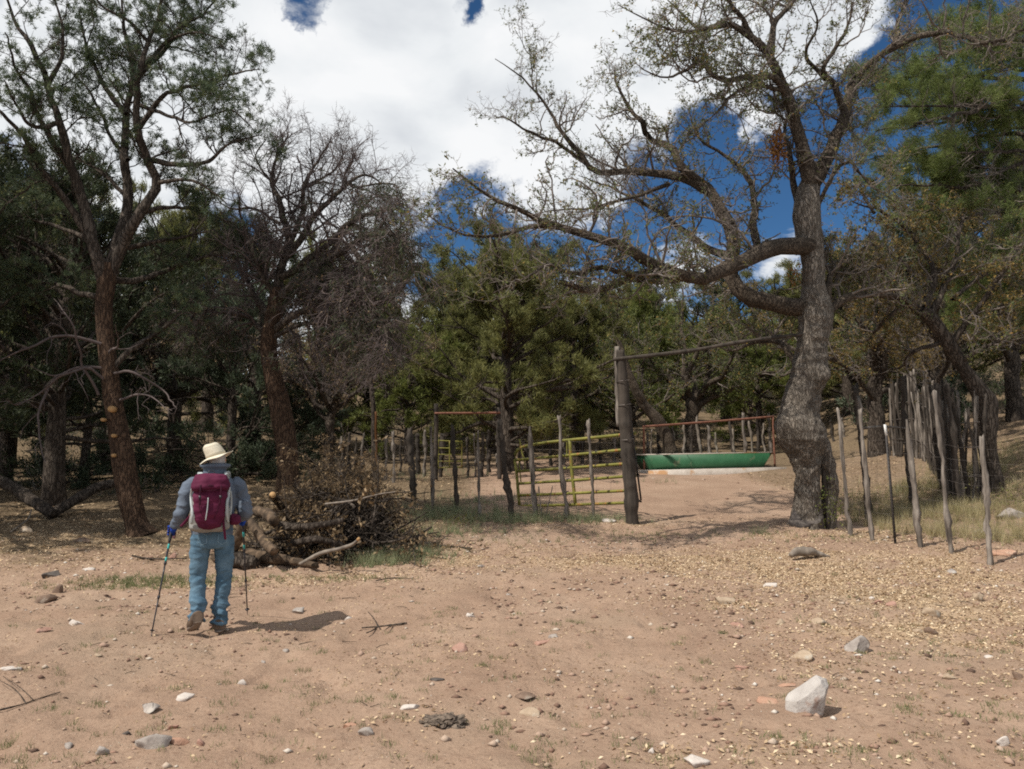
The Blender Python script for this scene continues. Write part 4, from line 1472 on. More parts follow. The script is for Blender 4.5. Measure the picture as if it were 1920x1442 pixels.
def trough_group():
    rng = np.random.default_rng(94)
    A, B = gd(1222, 884), gd(1436, 878)
    D = (A[1] + B[1]) / 2
    dA, dB = A[1], A[1] + 1.1
    A, B = at(1222, 881, dA), at(1436, 876, dB)
    zg = float(hgt((A[0] + B[0]) / 2, D))
    dirx = norm((B - A)[None])[0]
    L = np.linalg.norm(B - A)
    side = np.array([-dirx[1], dirx[0], 0])
    side /= np.linalg.norm(side)
    # pad of pale concrete
    pad = Acc()
    c = np.array([[-.55, -1.05], [.2, -1.25], [1.2, -1.05], [2.4, -.95], [3.4, -.75], [L + .5, -.45], [L + .6, .5], [L + .2, 1.1], [-.3, 1.1], [-.6, .3]])
    ctr = A + dirx * L / 2
    ring = np.array([A + dirx * u + side * v for u, v in c])
    top = ring.copy(); top[:, 2] = A[2] + (c[:, 0] / L) * (B[2] - A[2]) - .005
    bot = ring.copy(); bot[:, 2] = top[:, 2] - .30
    n = len(c)
    V = np.concatenate([top, bot])
    Fq = [[i, i + n, (i + 1) % n + n, (i + 1) % n] for i in range(n)]
    base_obj('concrete_slab', V, [np.array(Fq), np.arange(n)[None, :]], M['concrete'], ctr, 'rough pale concrete slab under the green trough', 'slab', smooth=False)
    # trough: a flared open tank
    root = thing('water_trough', ctr, 'long green metal water trough with a rusty right end on a concrete slab', 'trough')
    H, w0, w1, fl = .50, .34, .50, .26
    def ringpts(h, ins=0.0):
        t = h / H
        ww, ff = w0 + (w1 - w0) * t - ins, fl * t - ins
        return [A + dirx * (-ff) + side * (.5 - ww) + [0, 0, h], B + dirx * ff + side * (.5 - ww) + [0, 0, h], B + dirx * ff + side * (.5 + ww) + [0, 0, h], A - dirx * ff + side * (.5 + ww) + [0, 0, h]]
    V = np.array(ringpts(0) + ringpts(H) + ringpts(H, .012) + ringpts(.05, .012))
    q = []
    for k in range(3):
        for i in range(4):
            if k == 0 and i == 1:
                continue
            j = (i + 1) % 4
            q.append([k * 4 + i, k * 4 + j, k * 4 + 4 + j, k * 4 + 4 + i])
    q.append([12, 13, 14, 15])
    obj('tank', V, [np.array(q)], M['trough_green'], root, smooth=False)
    e = np.array([ringpts(0)[1], ringpts(0)[2], ringpts(H)[2], ringpts(H)[1]])
    out = norm(np.cross(e[1] - e[0], e[3] - e[0])[None])[0] * .008
    V = np.concatenate([e + out, e - out * .2])
    obj('end_panel', V, [np.array([[0, 1, 2, 3], [7, 6, 5, 4], [0, 4, 5, 1], [1, 5, 6, 2], [2, 6, 7, 3], [3, 7, 4, 0]])], M['rust'], root, smooth=False, label='rusty brown end panel')
    a = Acc()
    R_ = ringpts(H)
    for i in range(4):
        a.add(*capped([R_[i], R_[(i + 1) % 4]], .018, 6))
    a.build('rim', M['concrete'], root)
    # pipe frame round it
    root = thing('pipe_frame', ctr + side * .9, 'rusty pipe frame standing over and around the green trough', 'frame')
    z = [0, 0, 0]
    fd0, fd1 = dA + .2, dB + .5
    def fp(px, py):
        t = (px - 1207) / (1451 - 1207)
        return at(px, py, fd0 + (fd1 - fd0) * t)
    for nm, pts in [('upright', [(1208, 884), (1207, 799)]), ('upright', [(1453, 876), (1449, 781)]), ('top_rail', [(1205, 800), (1330, 791), (1451, 781)]), ('low_rail', [(1209, 853), (1330, 852), (1450, 850)])]:
        V, Fc = capped([fp(*p) for p in pts], .036 if nm != 'low_rail' else .026, 8, 12, .04)
        obj(nm, V, Fc, M['rust'], root)
    # pale sticks wired upright behind the tank
    root = thing('stick_fence', ctr + side * 1.4, 'row of pale upright sticks wired up behind the green trough', 'fence')
    for i, (xb, yb, xt, yt, w) in enumerate([(1224, 855, 1221, 807, 4), (1254, 856, 1249, 792, 4), (1283, 857, 1282, 797, 5), (1315, 858, 1306, 782, 6), (1344, 856, 1341, 812, 5), (1377, 856, 1374, 805, 5), (1412, 855, 1405, 792, 5), (1435, 852, 1431, 796, 5)]):
        d = fd0 + .35 + (fd1 - fd0) * (xb - 1207) / 244
        b = at(xb, yb, d); b[2] -= .25
        V, Fc = post_mesh(b, at(xt, yt, d), w / F * d / 2, w / F * d / 2.6, 260 + i, 7, .06)
        obj('stick', V, Fc, M['dead_wood'], root)
    w = wire_net(at(1208, 870, fd0 + .35), at(1450, 866, fd1 + .35), 1.15, rng, 8, .3, .0022)
    w.build('wire_mesh', M['wire'], root)
    # fence farther back up the slope
    root = thing('wire_fence', ground(1400, fd1 + 4), 'farthest thin pole fence on the slope behind the trough', 'fence')
    for i, (x, yt) in enumerate([(1215, 812), (1235, 806), (1262, 802), (1296, 800), (1328, 800), (1370, 788), (1394, 774), (1420, 772), (1443, 776), (1560, 790), (1580, 786)]):
        d = fd1 + 4 + .3 * (i % 3)
        b = ground(x, d)
        V, Fc = post_mesh(b - [0, 0, .1], at(x - 1, yt, d), .07, .05, 280 + i, 6, .05)
        obj('post', V, Fc, M['post_dark'] if i % 2 else M['post_wood'], root)


def right_fence():
    rng = np.random.default_rng(95)
    root = thing('wire_fence', gd(1727, 1025), 'crooked grey pole and wire fence running from the big oak to the right edge', 'fence')
    feet = []
    P = [(1595, 1003, 1571, 768, 9, 0), (1637, 1014, 1612, 768, 10, 0), (1727, 1026, 1700, 790, 10, 0), (1785, 1037, 1752, 735, 10, 0), (1858, 1056, 1842, 820, 12, 0), (1550, 990, 1545, 815, 9, 1)]
    for i, (x, yb, xt, yt, w, dk) in enumerate(P):
        d = gd(x, yb)[1]
        px_post(root, x, yb, xt, yt, d, w, M['post_dark'] if dk else M['post_wood'], 300 + i, taper=.7)
        feet.append(gd(x, yb))
    # steel T-post with a white head
    d = gd(1679, 1020)[1]
    b, t, m = at(1679, 1024, d), at(1659, 796, d), at(1662, 817, d)
    ax = norm((t - b)[None])[0]
    for nm, p0, p1, mt in (('metal_post', b - ax * .2, m, 'black_metal'), ('post_cap', m, t, 'white_paint')):
        a = Acc()
        for (ox, oy, sx, sy) in ((0, 0, .020, .004), (0, .013, .005, .022)):
            V = np.array([p + np.array([ox + u * sx, oy + v * sy, 0]) for p in (p0, p1) for u, v in ((-1, -1), (1, -1), (1, 1), (-1, 1))])
            a.add(V, np.array([[0, 1, 5, 4], [1, 2, 6, 5], [2, 3, 7, 6], [3, 0, 4, 7], [3, 2, 1, 0], [4, 5, 6, 7]]))
        if nm == 'metal_post':
            for q in np.linspace(.1, .95, 30):
                c = p0 + (p1 - p0) * q
                a.add(*box(c[0], c[1] - .01, c[2], .012, .012, .014))
        a.build(nm, M[mt], root, smooth=False, label={'metal_post': 'dark steel post', 'post_cap': 'white painted head of the steel post'}[nm])
    pts = [gd(1545, 985), gd(1595, 1003), gd(1637, 1012), gd(1727, 1025), gd(1785, 1037), gd(1858, 1055)]
    e = pts[-1] + (pts[-1] - pts[-2]) * 1.2
    e[2] = float(hgt(e[0], e[1]))
    pts.append(e)
    a = Acc()
    for p, q in zip(pts[:-1], pts[1:]):
        w = wire_net(p, q, 1.25, rng, 9, .16, .0015, barbs=2)
        for f, r in zip(w.F, w.R):
            a.F.append(f + a.n); a.R.append(r)
        a.V += w.V
        a.n += w.n
    a.build('wire_mesh', M['wire'], root)
    # older posts one row back
    root = thing('wire_fence', gd(1700, 912), 'second row of taller dark posts behind the right-hand fence', 'fence')
    for i, (x, yb, xt, yt, w, d) in enumerate([(1622, 935, 1603, 725, 12, 16.6), (1700, 912, 1692, 705, 12, 17.3), (1765, 925, 1756, 722, 11, 16.2), (1618, 950, 1610, 745, 8, 15.6), (1788, 930, 1775, 720, 10, 16.4)]):
        b = ground(x, d)
        V, Fc = post_mesh(b - [0, 0, .15], at(xt, yt, d), w / F * d / 2, w / F * d / 2.5, 320 + i, 9, .05)
        obj('post', V, Fc, M['post_dark'] if i != 3 else M['post_wood'], root)
    V, Fc = capped([at(1618, 803, 16.5), at(1660, 800, 16.9), at(1697, 803, 17.2)], [.028, .026, .026], 7, 16, .15)
    obj('rail', V, Fc, M['post_wood'], root)
    a = wire_net(ground(1610, 16.4), ground(1700, 17.2), 1.3, rng, 9, .2, .0018)
    a.build('wire_mesh', M['wire'], root)


def stake_fence():
    rng = np.random.default_rng(96)
    root = thing('stake_fence', ground(1760, 19), 'old corral wall of close-set upright stakes curving away behind the right-hand fence', 'fence')
    # path of the palisade, from near right to far left
    path = spl(np.array([ground(1838, 16.2), ground(1800, 16.8), ground(1768, 18.2), ground(1745, 20.5), ground(1715, 23.0), ground(1668, 25.0)])[:, :3], 200)
    seg = np.concatenate([[0], np.cumsum(np.linalg.norm(np.diff(path, axis=0), axis=1))])
    s, i = 0.0, 0
    while s < seg[-1]:
        k = np.searchsorted(seg, s)
        p = path[min(k, 199)].copy()
        p[:2] += rng.normal(size=2) * .05
        p[2] = float(hgt(p[0], p[1]))
        h = rng.uniform(1.75, 2.55) * (1.0 if rng.uniform() < .85 else .8)
        r = rng.uniform(.022, .05)
        V, Fc = post_mesh(p - [0, 0, .1], p + [rng.normal() * .09, rng.normal() * .09, h], r, r * .7, 400 + i, 6, .07)
        obj('stake', V, Fc, M['post_wood'] if rng.uniform() < .4 else M['post_dark'], root)
        s += rng.uniform(.06, .13)
        i += 1
    a = Acc()
    for h in (.5, 1.1, 1.6):
        q = path + [0, 0, h] + np.array([-.07, -.05, 0])
        a.add(*tubes(q[None, ::4], np.full((1, 50), .012), 4))
    a.build('binding_wire', M['wire'], root)


left_fence()
gateway()
tube_gate()
small_gate_frame()
far_fence()
trough_group()
right_fence()
stake_fence()

# ------------------------------------------------------------------ logs and brush pile
def log_thing(name, pts, radii, label, cat='log', mat='log_wood', seed=0, ends=(0, 0), rough=.16, n=14):
    pts = [np.asarray(p, float) for p in pts]
    base = pts[0].copy()
    root = thing(name, base, label, cat)
    V, Fc = capped(pts, radii, n + 8, 60, rough, 4.5, seed)
    V = V + np.array(radii).mean() * (.22 * fbm(V * 13 + seed, 3) + .16 * np.abs(vnoise(V * 38 + seed)))[:, None] * norm(V - np.repeat(np.array([np.array(pts).mean(0)]), len(V), 0))
    obj('wood', V, Fc, M[mat], root)
    c = np.array(pts)
    for e, i, j in ((ends[0], 0, 1), (ends[1], -1, -2)):
        if e:
            d = norm((c[i] - c[j])[None])[0]
            V, Fc = capped([c[i] - d * .03, c[i] + d * .008], [radii[i] * .93, radii[i] * .90], n, None, .10, 6, seed)
            obj('cut_end', V, Fc, M['cut_wood'], root, smooth=False)
    return root


def G(px, py, h=0.0, dd=0.0):
    p = gd(px, py)
    p = p + [0, dd, 0]
    p[2] = float(hgt(p[0], p[1])) + h
    return p


def brush_pile():
    rng = np.random.default_rng(97)
    c = G(625, 1055, 0, 1.0)
    root = thing('brush_pile', c, 'big heap of cut branches with dead brown leaves right of the hiker', 'brush pile')
    d0 = c[1]
    s = d0 / F
    def mound(n):
        u = rng.normal(size=(n, 3)) * [.62, .55, 1]
        u[:, 2] = np.abs(rng.uniform(0, 1, n))
        keep = u[:, 2] < np.exp(-(u[:, 0] / .85) ** 2 - (u[:, 1] / .9) ** 2)
        u = u[keep]
        return c + u * [1.1, .8, .90] * (1 + .35 * vnoise(u * 2.2 + 5))[:, None] + [-.10, 0, .03]
    # main sticks
    p = mound(420)[:170]
    m = len(p)
    d = norm(rng.normal(size=(m, 3)) * [1.2, .7, .35] + [.15, 0, .1])
    P, R = grow((p - d * .5, d, rng.uniform(.8, 1.9, m), rng.uniform(.010, .028, m)), rng, 9, .12, (0, 0, -.03), .4)
    P[..., 2] = np.maximum(P[..., 2], hgt(P[..., 0], P[..., 1]) + .01)
    a = Acc()
    a.add(*tubes(P, R, 6))
    a.build('branches', M['dark_bark'], root, kind='stuff')
    P2, R2 = grow(spawn(P, R, rng, 6, (.3, .9), (25, 70), .6, (.1, 1), .1, .004), rng, 6, .25, (0, 0, 0))
    P3, R3 = grow(spawn(P2, R2, rng, 7, (.12, .4), (25, 70), .7, (.1, 1), .1, .003), rng, 3, .25, (0, 0, 0))
    for Q in (P2, P3):
        Q[..., 2] = np.maximum(Q[..., 2], hgt(Q[..., 0], Q[..., 1]) + .01)
    twig_mesh(root, [(P2, R2, 4), (P3, R3, 3)], M['dark_bark'])
    a = Acc()
    q, _, _ = points_on(P3, rng, 12000)
    keep = fbm(q * 1.6 + 5, 2) > -.05
    a.add(*leaves(q[keep], rng, .075, .042, .2))
    a.build('dead_leaves', M['brown_leaf'], root, kind='stuff')
    # grey brush sagging over the top and up against the bare tree
    p = c + rng.normal(size=(260, 3)) * [.34, .26, .26] + [-.30, .55, .84]
    d = norm(rng.normal(size=(260, 3)) * [1, .6, .5] + [0, 0, -.3])
    P, R = grow((p, d, rng.uniform(.4, 1.1, 260), np.full(260, .008)), rng, 7, .18, (0, 0, -.12))
    P2, R2 = grow(spawn(P, R, rng, 8, (.2, .6), (25, 70), .6, (.1, 1), 0, .003), rng, 5, .25, (0, 0, -.1))
    twig_mesh(root, [(P, R, 4), (P2, R2, 3)], M['limb_bark'], 'grey_twigs')
    a = Acc()
    q, dd, _ = points_on(P2, rng, 6000)
    a.add(*tufts(q, norm(dd + [0, 0, -.3]), rng, 3, .07, .012, .6, .03))
    q, _, _ = points_on(P, rng, 900)
    a.add(*leaves(q, rng, .07, .04, .2))
    a.build('withered_foliage', M['brown_leaf'], root, kind='stuff')

    g = lambda px, py, h, d: (lambda p: np.array([p[0], p[1], p[2]]))(at(px, py, d))
    log_thing('rotten_log', [G(462, 1052, .10), G(510, 1060, .10), G(555, 1064, .08), G(594, 1070, .06)], [.085, .085, .06, .035], 'pale split rotten log lying in front of the brush pile', seed=1)
    log_thing('log', [g(455, 958, 0, 11.9), g(478, 990, 0, 11.5), g(500, 1020, 0, 11.1), g(514, 1034, 0, 10.85)], [.052, .062, .066, .062], 'brown log sloping down to the right with its round end facing out', seed=2, ends=(0, 0))
    log_thing('log', [g(480, 958, 0, 12.0), g(505, 966, 0, 11.5), g(514, 978, 0, 11.2)], [.07, .078, .074], 'short thick dark log on top of the sloping brown log', seed=3, mat='log_wood')
    log_thing('log', [g(520, 985, 0, 11.7), g(560, 988, 0, 11.5), g(600, 985, 0, 11.4), g(645, 975, 0, 11.5)], [.055, .055, .05, .035], 'long dark log lying level across the front of the brush pile', seed=4, mat='dark_bark')
    log_thing('branch', [g(562, 1058, 0, 11.0), g(600, 1038, 0, 11.0), g(640, 1028, 0, 10.9), g(665, 1018, 0, 10.8), g(673, 1010, 0, 10.75)], [.022, .026, .025, .024, .022], 'grey curved branch with a pale sawn tip poking out of the brush pile', 'branch', 'dead_wood', 5, (0, 1))
    log_thing('log', [g(528, 950, 0, 12.6), g(514, 932, 0, 12.0), g(511, 928, 0, 11.8)], [.055, .055, .055], 'sawn branch with a round orange cut face high on the brush pile', 'log', 'dark_bark', 6, (0, 1))
    log_thing('log', [g(545, 1020, 0, 11.6), g(590, 1012, 0, 11.4), g(640, 1020, 0, 11.5)], [.05, .05, .03], 'thin dark log low in the middle of the brush pile', seed=7, mat='dark_bark')
    log_thing('log', [g(405, 1050, 0, 11.4), g(440, 1020, 0, 11.3), g(452, 985, 0, 11.2), g(450, 960, 0, 11.2)], [.08, .08, .065, .05], 'upright orange rotten log end right behind the hiker', 'log', 'log_wood', 8)
    log_thing('log', [G(425, 1062, .09), G(450, 1064, .09), G(480, 1066, .07)], [.10, .11, .08], 'dark crumbling log piece at the foot of the pile beside the hiker', 'log', 'dark_bark', 9)
    log_thing('branch', [g(610, 945, 0, 11.6), g(665, 938, 0, 11.4), g(715, 926, 0, 11.3), g(742, 922, 0, 11.3)], [.014, .012, .009, .006], 'thin pale branch sticking out right from the top of the brush pile', 'branch', 'dead_wood', 10)
    log_thing('branch', [G(720, 1025, .03), G(760, 1027, .05), G(805, 1022, .03)], [.02, .018, .01], 'thin pale branch lying out to the right of the brush pile', 'branch', 'dead_wood', 11)
    # fallen trunks in the dark wood at the left
    log_thing('fallen_log', [g(-60, 880, 0, 16.4), g(20, 912, 0, 16.0), g(70, 945, 0, 15.6), g(100, 965, 0, 15.5)], [.09, .11, .11, .11], 'dark fallen trunk slanting down from the left edge', 'log', 'dark_bark', 12)
    log_thing('fallen_log', [g(100, 962, 0, 15.8), g(140, 938, 0, 16.2), g(180, 915, 0, 16.8), g(225, 905, 0, 17.5)], [.11, .10, .10, .08], 'dark fallen trunk rising to the right towards the leaning pine', 'log', 'dark_bark', 13)
    log_thing('stick', [G(20, 1000, .02), G(50, 985, .1), G(58, 975, .2)], [.018, .014, .008], 'bent grey stick on the leaf litter near the left edge', 'stick', 'dead_wood', 14, n=7)
    log_thing('stick', [G(248, 1045, .02), G(290, 1052, .03), G(350, 1050, .02)], [.014, .012, .008], 'dark thin stick on the ground left of the hiker', 'stick', 'dark_bark', 15, n=7)


brush_pile()

# ------------------------------------------------------------------ the hiker
def loft(secs, n=28, K=40, pw=2.0):
    """closed body of horizontal super-elliptic rings: (x, y, z, rx, ry)"""
    c = spl(np.array(secs, float), K)
    a = np.arange(n) * 2 * math.pi / n
    ca, sa = np.cos(a), np.sin(a)
    ex = np.sign(ca) * np.abs(ca) ** (2 / pw)
    ey = np.sign(sa) * np.abs(sa) ** (2 / pw)
    V = np.stack([c[:, None, 0] + np.maximum(c[:, None, 3], 1e-3) * ex, c[:, None, 1] + np.maximum(c[:, None, 4], 1e-3) * ey, np.repeat(c[:, None, 2], n, 1)], -1).reshape(-1, 3)
    idx = np.arange(K * n).reshape(K, n)
    nx = np.roll(idx, -1, 1)
    Q = np.stack([idx[:-1], nx[:-1], nx[1:], idx[1:]], -1).reshape(-1, 4)
    V = np.concatenate([V, c[:1, :3], c[-1:, :3]])
    e0, e1 = K * n, K * n + 1
    T = np.concatenate([np.stack([np.full(n, e0), nx[0], idx[0]], 1), np.stack([np.full(n, e1), idx[-1], nx[-1]], 1)])
    return V, [Q, T]


def blob(c, r, n=16, K=14):
    z = np.linspace(-1, 1, K)
    s = np.sqrt(np.maximum(1 - z * z, 0))
    return loft([(c[0], c[1], c[2] + r[2] * a, r[0] * b + 1e-3, r[1] * b + 1e-3) for a, b in zip(z, s)], n, K)


def fuse(shapes, voxel, smooth=4, fac=.5):
    """melt closed shapes into one continuous surface"""
    a = Acc()
    for V, Fc in shapes:
        a.add(V, Fc)
    me = mesh('fuse', np.concatenate(a.V), a.F)
    o = bpy.data.objects.new('fuse', me)
    COL.objects.link(o)
    m = o.modifiers.new('r', 'REMESH')
    m.mode = 'VOXEL'
    m.voxel_size = voxel
    s = o.modifiers.new('s', 'SMOOTH')
    s.iterations = smooth
    s.factor = fac
    dg = bpy.context.evaluated_depsgraph_get()
    ev = o.evaluated_get(dg)
    m2 = ev.to_mesh()
    V = np.empty(len(m2.vertices) * 3, np.float32)
    m2.vertices.foreach_get('co', V)
    Nr = np.empty(len(m2.vertices) * 3, np.float32)
    m2.vertex_normals.foreach_get('vector', Nr)
    li = np.empty(len(m2.loops), np.int32)
    m2.loops.foreach_get('vertex_index', li)
    lt = np.empty(len(m2.polygons), np.int32)
    ls = np.empty(len(m2.polygons), np.int32)
    m2.polygons.foreach_get('loop_total', lt)
    m2.polygons.foreach_get('loop_start', ls)
    fs = []
    for k in np.unique(lt):
        st = ls[lt == k]
        fs.append(li[st[:, None] + np.arange(k)[None]])
    ev.to_mesh_clear()
    bpy.data.objects.remove(o)
    bpy.data.meshes.remove(me)
    return V.reshape(-1, 3).astype(float), Nr.reshape(-1, 3).astype(float), fs


def mat_cloth(name, a, b_, weave=260, rough=.9, patch=None):
    return mat_noise(name, [(.35, a), (.65, b_)], 9, rough, .25, .002, bscale=weave, spec=.15, patch=patch)


M['jacket'] = mat_cloth('jacket', (.10, .122, .155), (.135, .160, .20))
M['denim'] = mat_cloth('denim', (.06, .115, .165), (.125, .205, .27), 320)
M['denim_worn'] = mat_cloth('denim_worn', (.24, .36, .43), (.30, .42, .49), 320)
M['burgundy'] = mat_cloth('burgundy', (.075, .010, .030), (.115, .017, .046), 300, .75)
M['burgundy_dark'] = mat_cloth('burgundy_dark', (.04, .008, .018), (.06, .012, .026), 300, .8)
M['pack_grey'] = mat_cloth('pack_grey', (.22, .21, .19), (.32, .31, .285), 300, .8)
M['strap_pale'] = mat_cloth('strap_pale', (.36, .40, .40), (.50, .54, .53), 300, .8)
M['hat_cloth'] = mat_cloth('hat_cloth', (.56, .50, .385), (.68, .615, .48), 280)
M['hat_band'] = mat_cloth('hat_band', (.46, .41, .31), (.54, .48, .37), 280)
M['skin'] = mat_noise('skin', [(.3, (.42, .20, .13)), (.7, (.52, .28, .19))], 12, .55, .1, .002)
M['hair'] = mat_noise('hair', [(.3, (.30, .28, .26)), (.7, (.52, .50, .48))], 30, .7, .4, .003, (1, 1, .2))
M['boot'] = mat_noise('boot', [(.3, (.075, .05, .034)), (.7, (.16, .11, .075))], 12, .8, .4, .004)
M['sole'] = mat_noise('sole', [(.3, (.16, .125, .10)), (.7, (.27, .215, .17))], 12, .9, .4, .004)
M['glove'] = mat_cloth('glove', (.012, .04, .24), (.02, .07, .36), 300)
M['teal'] = mat_noise('teal', [(.3, (.03, .30, .28)), (.7, (.05, .40, .37))], 20, .4, 0)
M['pole_black'] = mat_noise('pole_black', [(.3, (.02, .02, .024)), (.7, (.045, .04, .045))], 20, .35, 0)
M['eye'] = mat_noise('eye', [(.3, (.6, .58, .55)), (.7, (.7, .68, .65))], 3, .2, 0)


def hand_shapes(grip, axis, wrist, s=1.0, flip=1):
    z = norm(axis[None])[0]
    x = wrist - grip
    x = norm((x - z * (x @ z))[None])[0]
    y = np.cross(z, x) * flip
    def L(p):
        return grip + x * p[0] * s + y * p[1] * s + z * p[2] * s
    out = []
    ends = [255, 275, 265, 240]
    for i in range(4):
        zi = .033 - .0215 * i
        an = np.radians(np.linspace(48, ends[i], 8))
        rr = .029 if i < 3 else .027
        pts = [L((.052 - .004 * abs(i - 1.2), .012, zi * .85))] + [L((rr * math.cos(t), rr * math.sin(t), zi + .004 * math.cos(t))) for t in an]
        out.append(capped(pts, np.linspace(.0115, .0085, 9) * s, 8, 18))
    an = np.radians(np.linspace(-25, -150, 6))
    pts = [L((.055, -.010, .0))] + [L((.031 * math.cos(t), .031 * math.sin(t), .030 + .012 * k / 5)) for k, t in enumerate(an)]
    out.append(capped(pts, np.linspace(.016, .0095, 7) * s, 8, 16))
    out.append(capped([L((.036, .016, .034)), L((.038, .016, .012)), L((.037, .015, -.012)), L((.036, .012, -.034))], [.013, .016, .016, .013], 10, 10))
    out.append(capped([L((.04, .004, .018)), L((.062, .0, .006)), L((.085, -.002, .002)), wrist], [.024, .03, .027, .026], 12, 16))
    out.append(capped([L((.04, .004, -.02)), L((.062, .0, -.01)), L((.085, -.002, .0)), wrist], [.022, .028, .026, .026], 12, 16))
    return out


def hiker():
    rng = np.random.default_rng(111)
    foot = gd(392, 1186)
    root = thing('person', foot, 'hiker from behind in grey jacket, jeans and cream sun hat, walking with two poles', 'person')
    W = lambda p: np.asarray(p, float) + foot
    S = lambda sh: (np.asarray(sh[0]) + foot, sh[1])
    sc = foot[1] / F
    # key points, metres from between the feet: x right, y away, z up
    sh_l, el_l, wr_l = np.array([-.195, .035, 1.405]), np.array([-.282, -.015, 1.15]), np.array([-.355, .13, .99])
    sh_r, el_r, wr_r = np.array([.205, .035, 1.40]), np.array([.288, -.02, 1.15]), np.array([.272, .22, 1.05])
    gl, gr = np.array([-.378, .185, .955]), np.array([.283, .305, 1.045])
    # he walks straight away from the camera, so his own axes turn with the sight line
    yaw = math.atan2(-foot[0], foot[1])
    cy, sy = math.cos(yaw), math.sin(yaw)
    turn = lambda p: np.array([p[0] * cy - p[1] * sy, p[0] * sy + p[1] * cy, p[2]])
    unturn = lambda p: np.array([p[0] * cy + p[1] * sy, -p[0] * sy + p[1] * cy, p[2]])
    tipl, tipr = unturn(gd(283, 1195) - foot), unturn(gd(464, 1152) - foot)
    axl, axr = gl - tipl, gr - tipr
    # body: one continuous figure
    head = [blob((.012, .075, 1.655), (.077, .098, .118)), blob((.018, .105, 1.60), (.058, .068, .075)), capped([[.0, .035, 1.42], [.0, .045, 1.50], [.01, .065, 1.60]], [.068, .06, .058], 14, 10),
            capped([[.022, .168, 1.66], [.024, .186, 1.635], [.024, .190, 1.622]], [.010, .015, .014], 8, 8), blob((.092, .075, 1.64), (.010, .020, .032), 10, 8), blob((-.066, .075, 1.64), (.010, .020, .032), 10, 8),
            capped([[-.005, .165, 1.588], [.022, .172, 1.586], [.048, .165, 1.588]], [.007, .009, .007], 6, 8), capped([[-.02, .163, 1.685], [.022, .172, 1.688], [.062, .163, 1.685]], [.008, .01, .008], 6, 8)]
    trunk = [loft([(0, 0, .84, .14, .10), (0, .0, .95, .145, .105), (0, .01, 1.1, .16, .11), (0, .025, 1.28, .18, .115), (0, .035, 1.39, .17, .10), (0, .04, 1.46, .08, .07)], 24, 30)]
    legs_l = [(-.100, 0, .90), (-.112, .005, .52), (-.108, -.12, .17)]
    legs_r = [(.105, 0, .90), (.118, .035, .50), (.088, .0, .13)]
    limbs = [capped([sh_l + [.015, 0, -.005], sh_l * .5 + el_l * .5, el_l, el_l * .45 + wr_l * .55, wr_l], [.05, .045, .04, .034, .028], 12, 26), capped([sh_r - [.015, 0, .005], sh_r * .5 + el_r * .5, el_r, el_r * .45 + wr_r * .55, wr_r], [.05, .045, .04, .034, .028], 12, 26),
             capped(legs_l, [.07, .05, .04], 12, 24), capped(legs_r, [.07, .05, .04], 12, 24),
             capped([(-.108, -.12, .16), (-.125, -.07, .09), (-.165, .01, .045)], [.042, .04, .03], 10, 12), capped([(.088, 0, .12), (.094, .06, .06), (.105, .15, .045)], [.042, .04, .03], 10, 12)]
    hands = hand_shapes(gl, axl, wr_l, .92, 1) + hand_shapes(gr, axr, wr_r, .92, -1)
    V, Nr, fs = fuse([S(s) for s in head + trunk + limbs + hands], .0105, 2)
    obj('body', V, fs, M['skin'], root)
    for ex in (-.006, .052):
        V, Fc = S(blob((ex, .166, 1.665), (.012, .010, .010), 10, 8))
        obj('eye', V, Fc, M['eye'], root)
    # grey hair below the hat
    V, Fc = S(blob((.010, .062, 1.648), (.083, .100, .112), 22, 18))
    V = V + norm(V - W((.01, .062, 1.648))) * (.006 * fbm(V * 40, 2))[:, None]
    c = V - foot
    V[c[:, 1] > .10] = V[c[:, 1] > .10] * [1, 0, 1] + [0, foot[1] + .10, 0]
    obj('hair', V, Fc, M['hair'], root)
    # jacket
    torso = loft([(-.005, 0, .925, .195, .14), (-.005, 0, 1.0, .195, .14), (0, .005, 1.13, .195, .138), (0, .015, 1.26, .218, .14), (0, .03, 1.35, .238, .130), (0, .038, 1.415, .215, .112), (0, .045, 1.47, .145, .098), (0, .05, 1.515, .105, .092), (0, .052, 1.565, .095, .088)], 34, 44)
    arms = [capped([sh_l + [.09, 0, -.01], sh_l + [.015, 0, -.005], sh_l * .5 + el_l * .5 + [-.012, 0, 0], el_l, el_l * .45 + wr_l * .55, wr_l + [.004, -.012, .012]], [.075, .083, .077, .068, .060, .048], 16, 30),
            capped([sh_r - [.09, 0, .01], sh_r - [.015, 0, .005], sh_r * .5 + el_r * .5 + [.014, 0, 0], el_r, el_r * .45 + wr_r * .55, wr_r + [0, -.012, .012]], [.075, .083, .077, .070, .062, .048], 16, 30)]
    V, Nr, fs = fuse([S(torso)] + [S(a) for a in arms], .0085, 7)
    c = V - foot
    cr = 1 - np.abs(vnoise(c @ np.array([[5, 2, 6], [0, 5, 0], [-5, 0, 11.0]]) + 7))
    w = .008 * (cr ** 4 - .3) + .009 * fbm(c @ np.array([[6, 2, 3], [0, 6, 0], [-4, 0, 9.0]]) + 3, 3) + .003 * fbm(c * np.array([14, 14, 22]), 2)
    w = w * (.6 + .9 * sstep(.15, .30, np.abs(c[:, 0])))
    V = V + Nr * w[:, None]
    obj('jacket', V, fs, M['jacket'], root)
    V, Fc = S(loft([(0, .05, 1.50, .112, .100), (0, .052, 1.55, .106, .098), (.004, .056, 1.615, .100, .098), (.004, .056, 1.617, .090, .088), (0, .05, 1.51, .08, .075)], 24, 16))
    obj('collar', V, Fc, M['jacket'], root)
